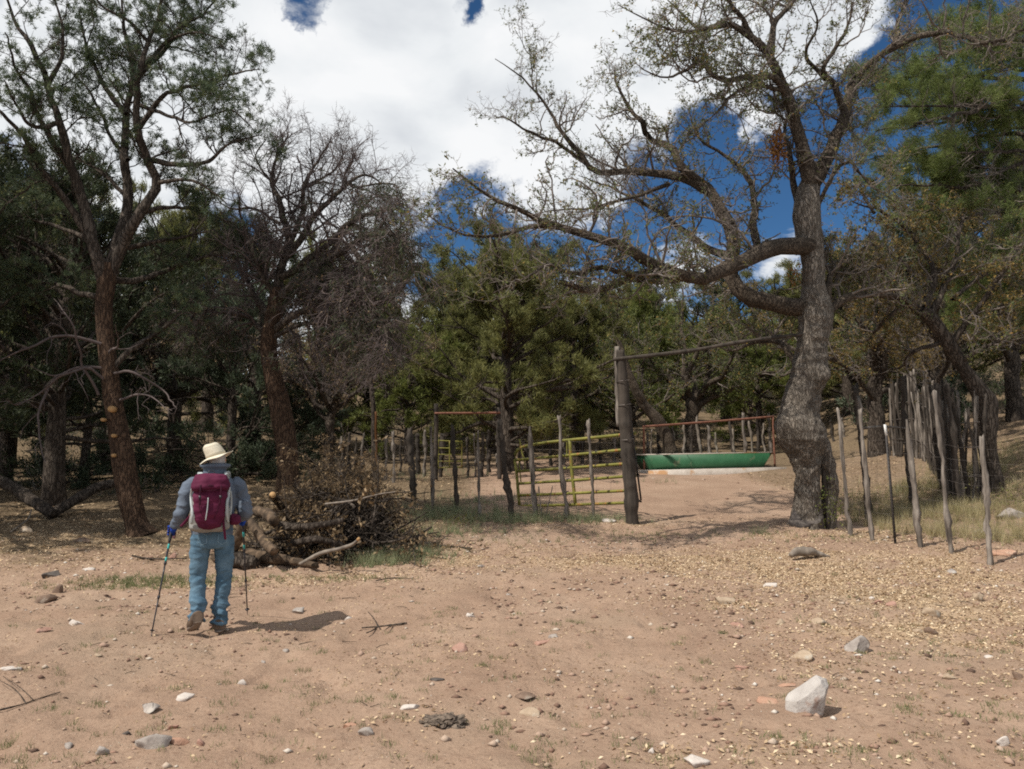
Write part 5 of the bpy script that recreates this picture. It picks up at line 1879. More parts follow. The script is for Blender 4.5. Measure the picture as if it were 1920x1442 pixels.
    # jeans, bunched over the boots
    pel = loft([(-.002, 0, .80, .165, .12), (-.002, -.004, .86, .186, .138), (-.002, -.004, .93, .190, .138), (-.002, 0, 1.0, .190, .132), (-.002, 0, 1.04, .185, .13)], 30, 20)
    ll = capped([(-.104, 0, .90), (-.110, .004, .74), (-.117, .004, .54), (-.112, -.045, .36), (-.108, -.108, .19), (-.110, -.118, .135)], [.098, .094, .078, .072, .074, .080], 18, 40)
    lr = capped([(.104, 0, .90), (.112, .016, .74), (.118, .032, .52), (.104, .020, .32), (.092, .004, .15), (.090, .0, .075)], [.098, .094, .079, .072, .075, .082], 18, 40)
    V, Nr, fs = fuse([S(pel), S(ll), S(lr)], .0085, 6)
    c = V - foot
    low = sstep(.42, .18, c[:, 2])
    cr = 1 - np.abs(vnoise(c @ np.array([[5, 0, 5], [0, 5, 3], [0, 2, 15.0]]) + 17))
    w = .006 * fbm(c * np.array([9, 9, 16]) + 8, 3) + .012 * (cr ** 4 - .3) * (.35 + low) + low * .020 * fbm(c @ np.array([[7, 0, 6], [0, 7, 4], [0, 3, 20.0]]) + 31, 2) + .008 * sstep(.66, .52, c[:, 2]) * sstep(.36, .48, c[:, 2]) * fbm(c @ np.array([[7, 0, -9], [0, 7, 0], [0, 0, 20.0]]) + 5, 2)
    V = V + Nr * w[:, None]
    ctr = np.array([V[f].mean(1) for f in fs][0]) - foot
    obj('jeans', V, fs, [M['denim']], root)
    # pockets and seams at the seat
    def surf(px, z, off=.004):
        k = np.where((np.abs(c[:, 0] - px) < .02) & (np.abs(c[:, 2] - z) < .02) & (c[:, 1] < 0))[0]
        y = c[k, 1].min() if len(k) else -.14
        return np.array([px, y - off, z])
    for sgn in (-1, 1):
        q = [surf(sgn * x, z) for x, z in ((.05, .935), (.125, .95), (.128, .86), (.09, .84), (.052, .86))]
        V_, F_ = capped([W(p) for p in q + q[:1]], .0022, 4)
        obj('pocket_seam', V_, F_, M['denim_worn'], root)
    # boots
    def boot(ank, heel, toe, ball, lab):
        up = [capped([np.add(ank, (0, 0, .02)), ank, np.add(heel, (0, .03, .045))], [.056, .056, .054], 14, 14), capped([np.add(heel, (0, .0, .045)), np.add(ball, (0, 0, .045)), np.add(toe, (0, 0, .03))], [.057, .060, .042], 14, 18), capped([np.add(ank, (0, .02, 0)), np.add(ball, (0, .0, .05))], [.05, .045], 12, 10)]
        V, Nr, fs = fuse([S(u) for u in up], .006, 4)
        b = obj('boot', V, fs, M['boot'], root)
        sl = [capped([np.add(heel, (0, 0, .004)), np.add(heel, (0, .07, .002)) if lab else heel, ball, toe], [.046, .044, .055, .038], 14, 20)]
        V, Nr, fs = fuse([S(u) for u in sl], .006, 3)
        mid = V.mean(0)
        ax = norm((np.array(toe) - np.array(heel))[None])[0]
        nz = norm((np.array([0, 0, 1.0]) - ax * ax[2])[None])[0]
        h = (V - W(heel)) @ nz - ((V - W(heel)) @ ax) * 0
        V = V - nz * (h * .55)[:, None]
        obj('sole', V, fs, M['sole'], b)
    boot((-.108, -.125, .19), (-.105, -.20, .135), (-.165, .03, .028), (-.145, -.04, .045), 0)
    boot((.088, 0, .13), (.085, -.075, .022), (.115, .20, .025), (.102, .10, .022), 0)
    # gloves
    for gp, ax, wr, fl in ((gl, axl, wr_l, 1), (gr, axr, wr_r, -1)):
        V, Nr, fs = fuse([S(s) for s in hand_shapes(gp, ax, wr, 1.02, fl)], .0035, 2)
        V = V + Nr * .002
        obj('glove', V, fs, M['glove'], root)
    # hat: pinched crown, stitched band, wide brim dipping left and curling up right
    hc = np.array([.004, .06, 1.688])
    roll, pitch = math.radians(17), math.radians(-4)
    def tilt(V):
        x, y, z = V[:, 0], V[:, 1], V[:, 2]
        x2, z2 = x * math.cos(roll) - z * math.sin(roll), x * math.sin(roll) + z * math.cos(roll)
        y2, z3 = y * math.cos(pitch) - z2 * math.sin(pitch), y * math.sin(pitch) + z2 * math.cos(pitch)
        return np.stack([x2, y2, z3], 1) + hc + foot
    V, Fc = loft([(0, 0, -.012, .090, .112), (0, 0, .0, .092, .114), (0, 0, .04, .091, .112), (0, 0, .085, .084, .103), (0, 0, .112, .074, .092), (0, 0, .126, .056, .07), (0, 0, .132, .03, .04), (0, 0, .133, .005, .008)], 36, 40)
    V = V + np.stack([V[:, 0] * 0, V[:, 1] * 0, -.004 * np.exp(-(V[:, 0] / .03) ** 2) * sstep(.09, .13, V[:, 2])], 1) + .0018 * fbm(V * 16, 2)[:, None] * norm(V * [1, 1, .2])
    V[:, 0] -= .02 * sstep(0, .13, V[:, 2])
    hat = obj('hat', tilt(V), Fc, M['hat_cloth'], root)
    n, rings = 64, 12
    a = np.arange(n) * 2 * math.pi / n
    rows = []
    for k in range(rings):
        t = k / (rings - 1)
        rx, ry = .090 + .076 * t, .112 + .078 * t
        zz = -.006 - .012 * t + t ** 1.6 * (.022 * np.cos(a) ** 2 * (np.cos(a) > 0) - .020 * np.cos(a) ** 2 * (np.cos(a) < 0) - .012 * np.sin(a) ** 2) + .004 * t * np.sin(a * 5)
        rows.append(np.stack([rx * np.cos(a), ry * np.sin(a), zz], 1))
    up = np.array(rows)
    V = np.concatenate([up.reshape(-1, 3), (up[::-1] - [0, 0, .005]).reshape(-1, 3)])
    idx = np.arange(2 * rings * n).reshape(2 * rings, n)
    nx = np.roll(idx, -1, 1)
    nx2 = np.roll(idx, -1, 0)
    Q = np.stack([idx, nx, np.roll(nx, -1, 0), nx2], -1).reshape(-1, 4)
    obj('brim', tilt(V), [Q], M['hat_cloth'], hat)
    V, Fc = loft([(0, 0, .002, .0945, .1165), (0, 0, .012, .0955, .1175), (0, 0, .026, .0945, .1165)], 36, 8)
    obj('hat_band', tilt(V), Fc, M['hat_band'], hat)

    # backpack
    pk = thing('backpack', foot + [-.03, -.24, .9], 'burgundy backpack with grey side panels and pale straps on the back of the hiker', 'backpack')
    cx = -.03
    # the pack sits a little short of the seat
    def lift(z):
        return 1.52 - (1.52 - np.asarray(z)) * .90
    def SP(sh):
        V, Fc = S(sh)
        V = V.copy()
        V[:, 2] = lift(V[:, 2] - foot[2]) + foot[2]
        return V, Fc
    V, Nr, fs = fuse([SP(loft([(cx, -.19, .905, .12, .06), (cx, -.195, .93, .165, .095), (cx, -.20, 1.0, .178, .105), (cx, -.195, 1.2, .168, .10), (cx, -.19, 1.38, .15, .085)], 30, 30, 3.0))], .009, 3)
    V = V + Nr * (.005 * fbm((V - foot) * 14, 3))[:, None]
    obj('pack_body', V, fs, M['pack_grey'], pk)
    V, Nr, fs = fuse([SP(loft([(cx, -.27, .932, .05, .03), (cx, -.275, .95, .085, .055), (cx, -.285, 1.0, .115, .075), (cx, -.295, 1.08, .138, .088), (cx, -.290, 1.20, .150, .090), (cx, -.27, 1.34, .152, .085), (cx, -.26, 1.39, .14, .075)], 30, 36, 2.6))], .009, 3)
    cc = V - foot
    V = V + Nr * (.007 * fbm(cc * np.array([9, 9, 20]) + 5, 3) + .004 * np.sin(cc[:, 2] * 60 + 4 * cc[:, 0] * 10) * sstep(.05, .14, np.abs(cc[:, 0] - cx)))[:, None]
    obj('main_pocket', V, fs, M['burgundy'], pk)
    V, Nr, fs = fuse([SP(loft([(cx, -.265, 1.335, .165, .100), (cx, -.270, 1.36, .172, .118), (cx, -.262, 1.42, .168, .120), (cx, -.250, 1.475, .150, .105), (cx, -.235, 1.51, .105, .075), (cx, -.23, 1.52, .05, .04)], 32, 30, 2.7))], .009, 3)
    cc = V - foot
    V = V + Nr * (.008 * fbm(cc * np.array([8, 8, 13]) + 1, 3))[:, None]
    lid = obj('lid', V, fs, M['burgundy'], pk)
    V, Fc = SP(capped([(cx - .158, -.33, 1.352), (cx - .08, -.382, 1.342), (cx + .02, -.388, 1.345), (cx + .158, -.33, 1.358)], .004, 6, 20))
    obj('lid_seam', V, Fc, M['burgundy_dark'], lid)
    V, Fc = SP(blob((cx - .005, -.386, 1.318 + .075), (.028, .006, .012), 14, 8))
    obj('badge', V, Fc, M['burgundy_dark'], lid)
    V, Fc = SP(capped([(cx - .02, -.389, 1.27), (cx - .022, -.393, 1.18), (cx - .03, -.388, 1.09), (cx - .036, -.372, 1.04)], .005, 6, 20))
    obj('zipper', V, Fc, M['strap_pale'], pk)
    def strap(name, pts, w, mat, parent=pk, th=.005):
        c = spl(np.array(pts, float), 20)
        c[:, 2] = lift(c[:, 2])
        T = norm(np.gradient(c, axis=0))
        sd = norm(np.cross(T, [0, 1.0, .15]))
        nn = np.cross(sd, T)
        V = np.stack([c + sd * w / 2 + nn * th, c - sd * w / 2 + nn * th, c - sd * w / 2 - nn * th, c + sd * w / 2 - nn * th], 1).reshape(-1, 3)
        idx = np.arange(80).reshape(20, 4)
        nx = np.roll(idx, -1, 1)
        Q = np.stack([idx[:-1], nx[:-1], nx[1:], idx[1:]], -1).reshape(-1, 4)
        Q = np.concatenate([Q, idx[:1, ::-1], idx[-1:]])
        obj(name, V + foot, [Q], M[mat], parent)
    for sx in (-.105, .075):
        strap('lid_strap', [(cx + sx + .015, -.385, 1.40), (cx + sx + .015, -.398, 1.345), (cx + sx + .012, -.396, 1.29), (cx + sx * .95 + .012, -.395, 1.20)], .013, 'burgundy_dark')
        V, Fc = box(cx + sx + .013, -.400, float(lift(1.275)), .022, .010, .03)
        obj('buckle', V + foot, [Fc], M['pole_black'], pk, smooth=False)
    for a0, z0, z1 in ((-.10, 1.22, 1.06), (.075, 1.22, 1.05)):
        V, Fc = SP(capped([(cx + a0, -.384, z0), (cx + a0 * .85, -.388, (z0 + z1) / 2), (cx + a0 * .5, -.372, z1)], .003, 5, 14))
        obj('pocket_seam', V, Fc, M['burgundy_dark'], pk)
    V, Fc = SP(capped([(cx - .03, -.20, 1.50), (cx - .02, -.19, 1.54), (cx + .02, -.19, 1.54), (cx + .03, -.20, 1.50)], .006, 6, 14))
    obj('haul_loop', V, Fc, M['pole_black'], pk)
    strap('shoulder_strap', [(-.10, -.14, 1.40), (-.125, -.10, 1.485), (-.135, .02, 1.505), (-.14, .12, 1.44), (-.15, .19, 1.25)], .055, 'strap_pale')
    strap('shoulder_strap', [(.075, -.14, 1.40), (.105, -.10, 1.49), (.12, .02, 1.51), (.125, .12, 1.44), (.14, .19, 1.25)], .055, 'strap_pale')
    strap('side_strap', [(cx - .165, -.31, 1.365), (cx - .172, -.27, 1.29), (cx - .165, -.30, 1.20), (cx - .150, -.33, 1.10), (cx - .158, -.29, 1.0)], .022, 'strap_pale')
    strap('side_strap', [(cx + .165, -.31, 1.375), (cx + .160, -.31, 1.30), (cx + .148, -.345, 1.22), (cx + .150, -.335, 1.10), (cx + .165, -.27, 1.0)], .022, 'strap_pale')
    strap('side_strap', [(cx + .178, -.22, 1.33), (cx + .188, -.2, 1.2), (cx + .182, -.2, 1.08)], .018, 'strap_pale')
    strap('load_strap', [(.085, -.24, 1.49), (.115, -.15, 1.51), (.13, -.09, 1.46)], .014, 'strap_pale')
    strap('hanging_strap', [(cx + .118, -.30, 1.06), (cx + .125, -.31, .98), (cx + .135, -.29, .90), (cx + .145, -.27, .83)], .022, 'burgundy')
    strap('belt_end', [(cx - .15, -.25, 1.10), (cx - .19, -.20, 1.05), (cx - .225, -.17, 1.0), (cx - .255, -.17, .965)], .026, 'burgundy')
    strap('hip_belt', [(cx + .15, -.20, 1.03), (.19, -.13, 1.03), (.215, .0, 1.03), (.17, .13, 1.02), (0, .165, 1.0), (-.18, .12, 1.02), (-.215, 0, 1.03), (cx - .16, -.16, 1.03)], .06, 'burgundy_dark')
    V, Nr, fs = fuse([SP(loft([(.190, -.14, .965, .03, .03), (.195, -.14, .985, .052, .055), (.195, -.14, 1.03, .056, .06), (.19, -.14, 1.07, .045, .05), (.185, -.14, 1.085, .02, .025)], 20, 16, 2.6))], .008, 3)
    obj('hip_pocket', V, fs, M['burgundy'], pk)
    V, Fc = SP(capped([(.19, -.205, 1.062), (.215, -.19, 1.06), (.235, -.165, 1.058)], .003, 5, 8))
    obj('pocket_zip', V, Fc, M['burgundy_dark'], pk)

    # poles, each standing free of the hand that holds it
    for nm, tip, gp, lab in (('trekking_pole', tipl, gl, 'black trekking pole with teal marks in the blue-gloved left hand of the hiker'), ('trekking_pole', tipr, gr, 'dark trekking pole planted ahead of the hiker on the right, before the log pile')):
        r = thing(nm, tip + foot, lab, 'trekking pole')
        ax = norm((gp - tip)[None])[0]
        Ln = np.linalg.norm(gp - tip)
        P = lambda s: W(tip + ax * s)
        for part, s0, s1, r0, r1, mt in (('tip', -.01, .04, .003, .005, 'wire'), ('lower_shaft', .04, Ln * .36, .0062, .0068, 'pole_black'), ('middle_shaft', Ln * .36, Ln * .68, .0075, .008, 'pole_black'), ('upper_shaft', Ln * .68, Ln - .10, .0092, .0092, 'pole_black'),
                                         ('teal_band', Ln * .70, Ln * .74, .0100, .0100, 'teal'), ('teal_band', Ln * .82, Ln * .87, .0100, .0100, 'teal'), ('clamp', Ln * .35, Ln * .375, .013, .013, 'pole_black'), ('clamp', Ln * .67, Ln * .695, .014, .014, 'pole_black')):
            V, Fc = capped([P(s0), P(s1)], [r0, r1], 8, 4)
            obj(part, V, Fc, M[mt], r)
        V, Fc = capped([P(Ln - .11), P(Ln - .05), P(Ln), P(Ln + .05), P(Ln + .075)], [.013, .0165, .0155, .0185, .015], 10, 16)
        obj('grip', V, Fc, M['pole_black'], r)
        V, Fc = capped([P(.055), P(.06), P(.068)], [.012, .024, .012], 12)
        obj('basket', V, Fc, M['pole_black'], r)
        q = [P(Ln + .06), P(Ln + .03) + [.03, -.03, -.01], P(Ln - .05) + [.035, -.045, -.02], P(Ln - .03) + [.02, -.03, -.02]]
        V, Fc = capped(q, .005, 5, 14)
        obj('wrist_strap', V, Fc, M['burgundy'] if tip is tipl else M['pole_black'], r)
        r.rotation_euler = (0, 0, yaw)
        r.location = tuple(foot + turn(tip))
    root.rotation_euler = (0, 0, yaw)
    pk.rotation_euler = (0, 0, yaw)
    pk.location = tuple(foot + turn(np.array([-.03, -.24, .9])))


hiker()

# ------------------------------------------------------------------ stones
def mat_stone(name, a, b_, lich):
    return mat_noise(name, [(.32, a), (.68, b_)], 9, .92, .7, .012, bscale=26, spec=.2, patch=(lich, 5, .56, .7))


ST = {'white': mat_stone('stone_white', (.44, .38, .33), (.62, .56, .50), (.40, .31, .25)),
      'grey': mat_stone('stone_grey', (.24, .205, .18), (.42, .37, .325), (.48, .43, .37)),
      'pink': mat_stone('stone_pink', (.30, .17, .125), (.42, .26, .20), (.44, .34, .28)),
      'tan': mat_stone('stone_tan', (.30, .22, .15), (.45, .35, .25), (.40, .36, .30)),
      'brown': mat_stone('stone_brown', (.13, .085, .06), (.24, .165, .12), (.30, .25, .2)),
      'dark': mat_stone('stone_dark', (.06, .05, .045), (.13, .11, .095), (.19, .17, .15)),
      'orange': mat_stone('stone_orange', (.36, .20, .13), (.46, .285, .20), (.45, .32, .23))}


def ico(sub):
    b = bmesh.new()
    bmesh.ops.create_icosphere(b, subdivisions=sub, radius=1.0)
    V = np.array([v.co[:] for v in b.verts])
    Fc = np.array([[v.index for v in f.verts] for f in b.faces])
    b.free()
    return V, Fc


OCT = (np.array([[1., 0, 0], [-1, 0, 0], [0, 1, 0], [0, -1, 0], [0, 0, 1], [0, 0, -1]]), np.array([[0, 2, 4], [2, 1, 4], [1, 3, 4], [3, 0, 4], [2, 0, 5], [1, 2, 5], [3, 1, 5], [0, 3, 5]]))
ICO = {k: ico(k) for k in (1, 2, 3, 4, 5)}


def rock_shape(rng, sub, nplanes=11, keep=.72, noise=.06):
    V, Fc = ICO[sub]
    V = V.copy()
    d = norm(rng.normal(size=(nplanes, 3)))
    for k in range(nplanes):
        h = rng.uniform(keep - .22, keep + .15)
        s = V @ d[k]
        V = V - np.maximum(s - h, 0)[:, None] * d[k]
    V = V * (1 + noise * fbm(V * 2.2 + rng.uniform(0, 50), 4))[:, None]
    return V, Fc


ROCKS = [  # foot px, py, width, height (pixels), stone, label
    (143, 1173, 34, 17, 'white', 'white angular stone left of the near pole tip'),
    (78, 1130, 44, 17, 'brown', 'flat brown stone at the left with a shadowed underside'),
    (107, 1115, 22, 17, 'brown', 'pointed brown stone just above the flat brown stone at the left'),
    (88, 1081, 36, 17, 'dark', 'dark grey stone among the litter at the left, two small ones beside it'),
    (163, 1068, 24, 8, 'white', 'thin pale flat stone on the litter left of the grass patch'),
    (75, 1190, 28, 12, 'pink', 'half-buried pink stone left of the white angular one'),
    (343, 1315, 34, 20, 'white', 'pinkish white stone with a notched top in the left foreground'),
    (278, 1340, 42, 16, 'grey', 'sunken grey stone below the notched white stone'),
    (281, 1406, 64, 36, 'grey', 'large pale grey sunken stone at the lower left touching an orange one'),
    (327, 1399, 38, 18, 'orange', 'rounded orange stone leaning on the large pale grey one'),
    (322, 1369, 26, 11, 'pink', 'small red-brown stone above the rounded orange one'),
    (234, 1382, 22, 10, 'dark', 'small dark stone above left of the large pale grey one'),
    (183, 1418, 28, 15, 'grey', 'round grey stone at the lower left, nearest of the grey ones to the corner'),
    (12, 1258, 32, 9, 'white', 'pale flat stone at the left edge of the dirt'),
    (180, 1231, 16, 7, 'tan', 'little cream stone right of the pale flat one at the left edge'),
    (557, 1147, 32, 14, 'grey', 'grey-white stone above the dark shadow of the hiker'),
    (452, 1282, 20, 12, 'white', 'small cream stone with a dark little one on its right'),
    (478, 1281, 13, 8, 'dark', 'dark little stone right of the small cream one'),
    (533, 1221, 17, 6, 'grey', 'thin grey chip below the shadow of the hiker'),
    (493, 1238, 12, 10, 'grey', 'little round grey stone left of the thin grey chip'),
    (262, 1001, 48, 18, 'tan', 'large tan flat rock at the foot of the leaning pine'),
    (42, 998, 38, 10, 'tan', 'flat tan rock in the shade near the left edge'),
    (146, 1016, 36, 13, 'brown', 'brown slab on the litter between the left edge and the pine foot'),
    (323, 1047, 16, 14, 'pink', 'pink stone seen between the near pole and the jeans'),
    (376, 1396, 18, 12, 'pink', 'small pinkish stone right of the rounded orange one'),
    (125, 1398, 24, 12, 'grey', 'small grey stone left of the round grey one in the lower left'),
    (862, 1225, 38, 20, 'pink', 'pinkish brown block with a shadow on its right, mid foreground'),
    (880, 1156, 18, 11, 'white', 'pale round stone above the pinkish brown block'),
    (652, 1163, 16, 11, 'white', 'small white stone at the tip of the shadow of the hiker'),
    (1040, 1201, 24, 11, 'grey', 'pale grey stone beside a pink one in the middle of the dirt'),
    (1016, 1206, 32, 14, 'pink', 'cracked pink stone touching the pale grey one in the middle'),
    (985, 1315, 52, 12, 'brown', 'thin tilted brown slab with a black shadow under its edge'),
    (998, 1341, 36, 18, 'tan', 'flat tan slab just below the tilted brown slab'),
    (768, 1336, 38, 16, 'white', 'pale grey stone above the dried dung'),
    (688, 1384, 30, 14, 'grey', 'half-sunken grey stone left of the dried dung'),
    (656, 1362, 28, 9, 'orange', 'flat orange stone above the half-sunken grey one'),
    (815, 1277, 28, 8, 'dark', 'narrow dark stone above the pale grey one'),
    (836, 1205, 14, 10, 'brown', 'dark red lump left of the pinkish brown block'),
    (954, 1116, 17, 8, 'grey', 'small dark grey stone far up the dirt in the middle'),
    (1143, 982, 30, 11, 'white', 'white flat stone beside the foot of the gate post'),
    (902, 1061, 26, 9, 'grey', 'grey flat stone in the leaf litter below the fence'),
    (1222, 1409, 18, 12, 'white', 'small white stone left of the long white one at the bottom'),
    (1308, 1436, 58, 24, 'white', 'long white stone at the bottom edge'),
    (1613, 1220, 46, 30, 'grey', 'rough grey-brown lump with a red shadowed base, right foreground'),
    (1508, 1238, 42, 19, 'tan', 'tan wedge with a split face below left of the rough lump'),
    (1393, 1254, 24, 13, 'pink', 'pinkish grey stone left of the tan wedge'),
    (1360, 1133, 44, 20, 'tan', 'slanting tan slab on the litter below the oak shade'),
    (1445, 1102, 27, 14, 'white', 'bright white stone between the slanting tan slab and the driftwood'),
    (1383, 1176, 32, 16, 'pink', 'pink triangular stone below the slanting tan slab'),
    (1464, 1173, 22, 14, 'tan', 'tan upright chip right of the pink triangular stone'),
    (1541, 1175, 38, 14, 'tan', 'low tan stone above the tan wedge'),
    (1652, 1131, 28, 10, 'pink', 'left of two flat pink stones behind the rough lump'),
    (1676, 1138, 26, 11, 'pink', 'right of two flat pink stones behind the rough lump'),
    (1637, 1124, 11, 8, 'white', 'tiny white stone left of the two flat pink ones'),
    (1755, 1157, 40, 24, 'tan', 'cream-tipped tan stone below the fence at the right'),
    (1838, 1128, 36, 12, 'tan', 'flat tan stone in the litter near the right edge'),
    (1899, 1099, 24, 16, 'tan', 'pale square stone at the right edge below the last fence pole'),
    (1727, 1190, 24, 13, 'tan', 'left of a pair of leaning tan stones at the right'),
    (1749, 1190, 22, 15, 'brown', 'right of a pair of leaning tan stones at the right'),
    (1784, 1274, 28, 11, 'tan', 'flat cream stone in the right foreground dirt'),
    (1787, 1302, 30, 9, 'brown', 'long brown stone below the flat cream one at the right'),
    (1856, 1233, 18, 9, 'white', 'white chip near the right edge'),
    (1884, 1401, 26, 18, 'white', 'white triangular stone near the lower right corner'),
    (1482, 1292, 38, 9, 'orange', 'flat orange-red stone left of the white boulder top'),
    (1440, 1316, 52, 10, 'orange', 'broken flat orange stones left of the white boulder foot'),
    (1914, 1268, 24, 18, 'brown', 'brown stone cut by the right edge'),
    (1785, 1074, 28, 8, 'grey', 'thin grey flat stone below the last two fence poles'),
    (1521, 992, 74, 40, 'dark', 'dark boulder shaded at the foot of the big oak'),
    (1900, 975, 48, 32, 'grey', 'grey boulder in the dry grass behind the right fence'),
    (1850, 1000, 34, 12, 'grey', 'low grey stone in the dry grass behind the last fence pole'),
    (1890, 1042, 64, 12, 'orange', 'flat reddish slab just past the last fence pole'),
]


def rocks():
    for i, (px, py, w, h, st, lab) in enumerate(ROCKS):
        rng = np.random.default_rng(500 + i)
        p = gd(px, py)
        d = p[1]
        sx, sz = w / F * d * .66, h / F * d * .85
        V, Fc = rock_shape(rng, 3 if w > 24 else 2, 16, .58, .07)
        V = V * [sx, sx * rng.uniform(.6, .85), sz]
        V[:, 2] += sz * .10
        a = rng.uniform(-.3, .3)
        V = np.stack([V[:, 0] * math.cos(a) - V[:, 1] * math.sin(a), V[:, 0] * math.sin(a) + V[:, 1] * math.cos(a), V[:, 2]], 1)
        base = p + [0, sx * .4, 0]
        base[2] = float(hgt(base[0], base[1], True))
        base_obj('rock', V + base, [Fc], ST[st], base, lab, 'rock', smooth=False)
    # the white boulder
    rng = np.random.default_rng(8)
    p = gd(1527, 1340)
    d = p[1]
    s = d / F
    V, Fc = ICO[5]
    V = V.copy() * [.85, .8, .85]
    for nx_, ny_, nz_, h in [(0, -.93, .38, .42), (-.62, -.15, .77, .36), (.28, -.1, .95, .60), (.86, -.46, .12, .50), (.9, .3, -.1, .55), (-.85, -.4, -.2, .62), (.25, -.95, -.15, .44), (-.3, -.9, -.1, .45), (.55, -.35, .75, .56), (0, .9, .3, .5), (0, 0, -1, .5)]:
        nn = norm(np.array([[nx_, ny_, nz_]]))[0]
        V = V - np.maximum(V @ nn - h, 0)[:, None] * nn
    V = V * (1 + .03 * fbm(V * 3.5, 4))[:, None]
    V = V * [52 * s, 46 * s, 60 * s]
    V[:, 0] += V[:, 2] * .32
    base = p + [.02, 34 * s, 0]
    base[2] = float(hgt(base[0], base[1])) + 19 * s
    base_obj('boulder', V + base, [Fc], mat_noise('boulder_stone', [(.3, (.35, .315, .285)), (.7, (.50, .46, .42))], 7, .95, .8, .012, bscale=34, spec=.15, patch=((.33, .235, .19), 3.4, .58, .66)), base, 'big pale angular boulder in the right foreground casting a shadow to its right', 'boulder', smooth=False)
    # dried dung, driftwood, fallen sticks
    rng = np.random.default_rng(9)
    for px, py, w, h, lab in [(830, 1367, 82, 20, 'dark crumbly dried dung pat in the middle foreground')]:
        p = gd(px, py)
        V, Fc = ICO[5]
        V = V * (1 + .35 * fbm(V * 3 + 4, 4))[:, None] * [w / F * p[1] * .48, w / F * p[1] * .34, h / F * p[1] * .55]
        V[:, 2] = np.maximum(V[:, 2], -.01) + .012
        V = V + .010 * fbm(V * 60, 3)[:, None]
        base_obj('dung_pat', V + p + [0, .08, 0], [Fc], mat_noise('dung', [(.35, (.075, .055, .042)), (.65, (.26, .20, .15))], 24, 1, .9, .02, bscale=50), p, lab, 'dung')
    p = gd(1517, 1048)
    s = p[1] / F
    V, Fc = capped([p + np.array([x * s, y * s, z * s]) for x, y, z in ((-34, 0, 6), (-18, 4, 13), (0, 0, 13), (16, 6, 9), (40, 4, 3))], np.array([5, 8, 7.5, 6, 2]) * s, 10, 40, .3, 9, 4)
    base_obj('driftwood', V, Fc, M['dead_wood'], p, 'weathered grey piece of wood on the litter below the big oak', 'wood')
    def stick(lab, paths, mat='dark_bark', h=.018):
        root = thing('fallen_stick', gd(*paths[0][0][:2]), lab, 'stick')
        for k, (pts, r0, r1) in enumerate([(q[:-2], q[-2], q[-1]) for q in paths]):
            P = [gd(x, y) + [0, 0, h + (pp[0] if pp else 0)] for x, y, *pp in pts]
            V, Fc = capped(P, np.linspace(r0, r1, len(P)), 7, 20, .25, 20, k)
            obj('stem' if k == 0 else 'twig', V, Fc, M[mat], root)
    stick('forked dark stick on the dirt right of the shadow tip', [[(763, 1172), (735, 1176), (709, 1179), (678, 1181), .010, .006], [(709, 1179), (698, 1186), (687, 1193, .01), .008, .005], [(709, 1179), (700, 1168, .03), (690, 1160, .05), .007, .003], [(735, 1176), (722, 1185), .006, .003]])
    stick('long dark branch with side twigs at the lower left edge', [[(-10, 1340), (40, 1328), (70, 1318), (113, 1304), .006, .003], [(48, 1326), (30, 1308, .02), (-5, 1288, .03), .004, .002], [(62, 1320), (40, 1300, .01), (5, 1280, .02), .003, .002]])
    stick('thin dark twig above the forked stick', [[(705, 1092), (735, 1087), (772, 1088), .008, .004]])


rocks()


def scatter(rng, n, dens, y0=3.2, y1=20.0, xr=1.0, pw=1.0):
    """ground points with probability dens(x, y), even per area"""
    out = []
    got = 0
    while got < n:
        y = np.sqrt(rng.uniform(y0 ** 2, y1 ** 2, 40000))
        x = rng.uniform(-.78, .78, 40000) * (y + .8) * xr
        k = rng.uniform(size=40000) < dens(x, y)
        out.append(np.stack([x[k], y[k]], 1))
        got += k.sum()
    p = np.concatenate(out)[:n]
    return np.concatenate([p, hgt(p[:, 0], p[:, 1], True)[:, None]], 1)


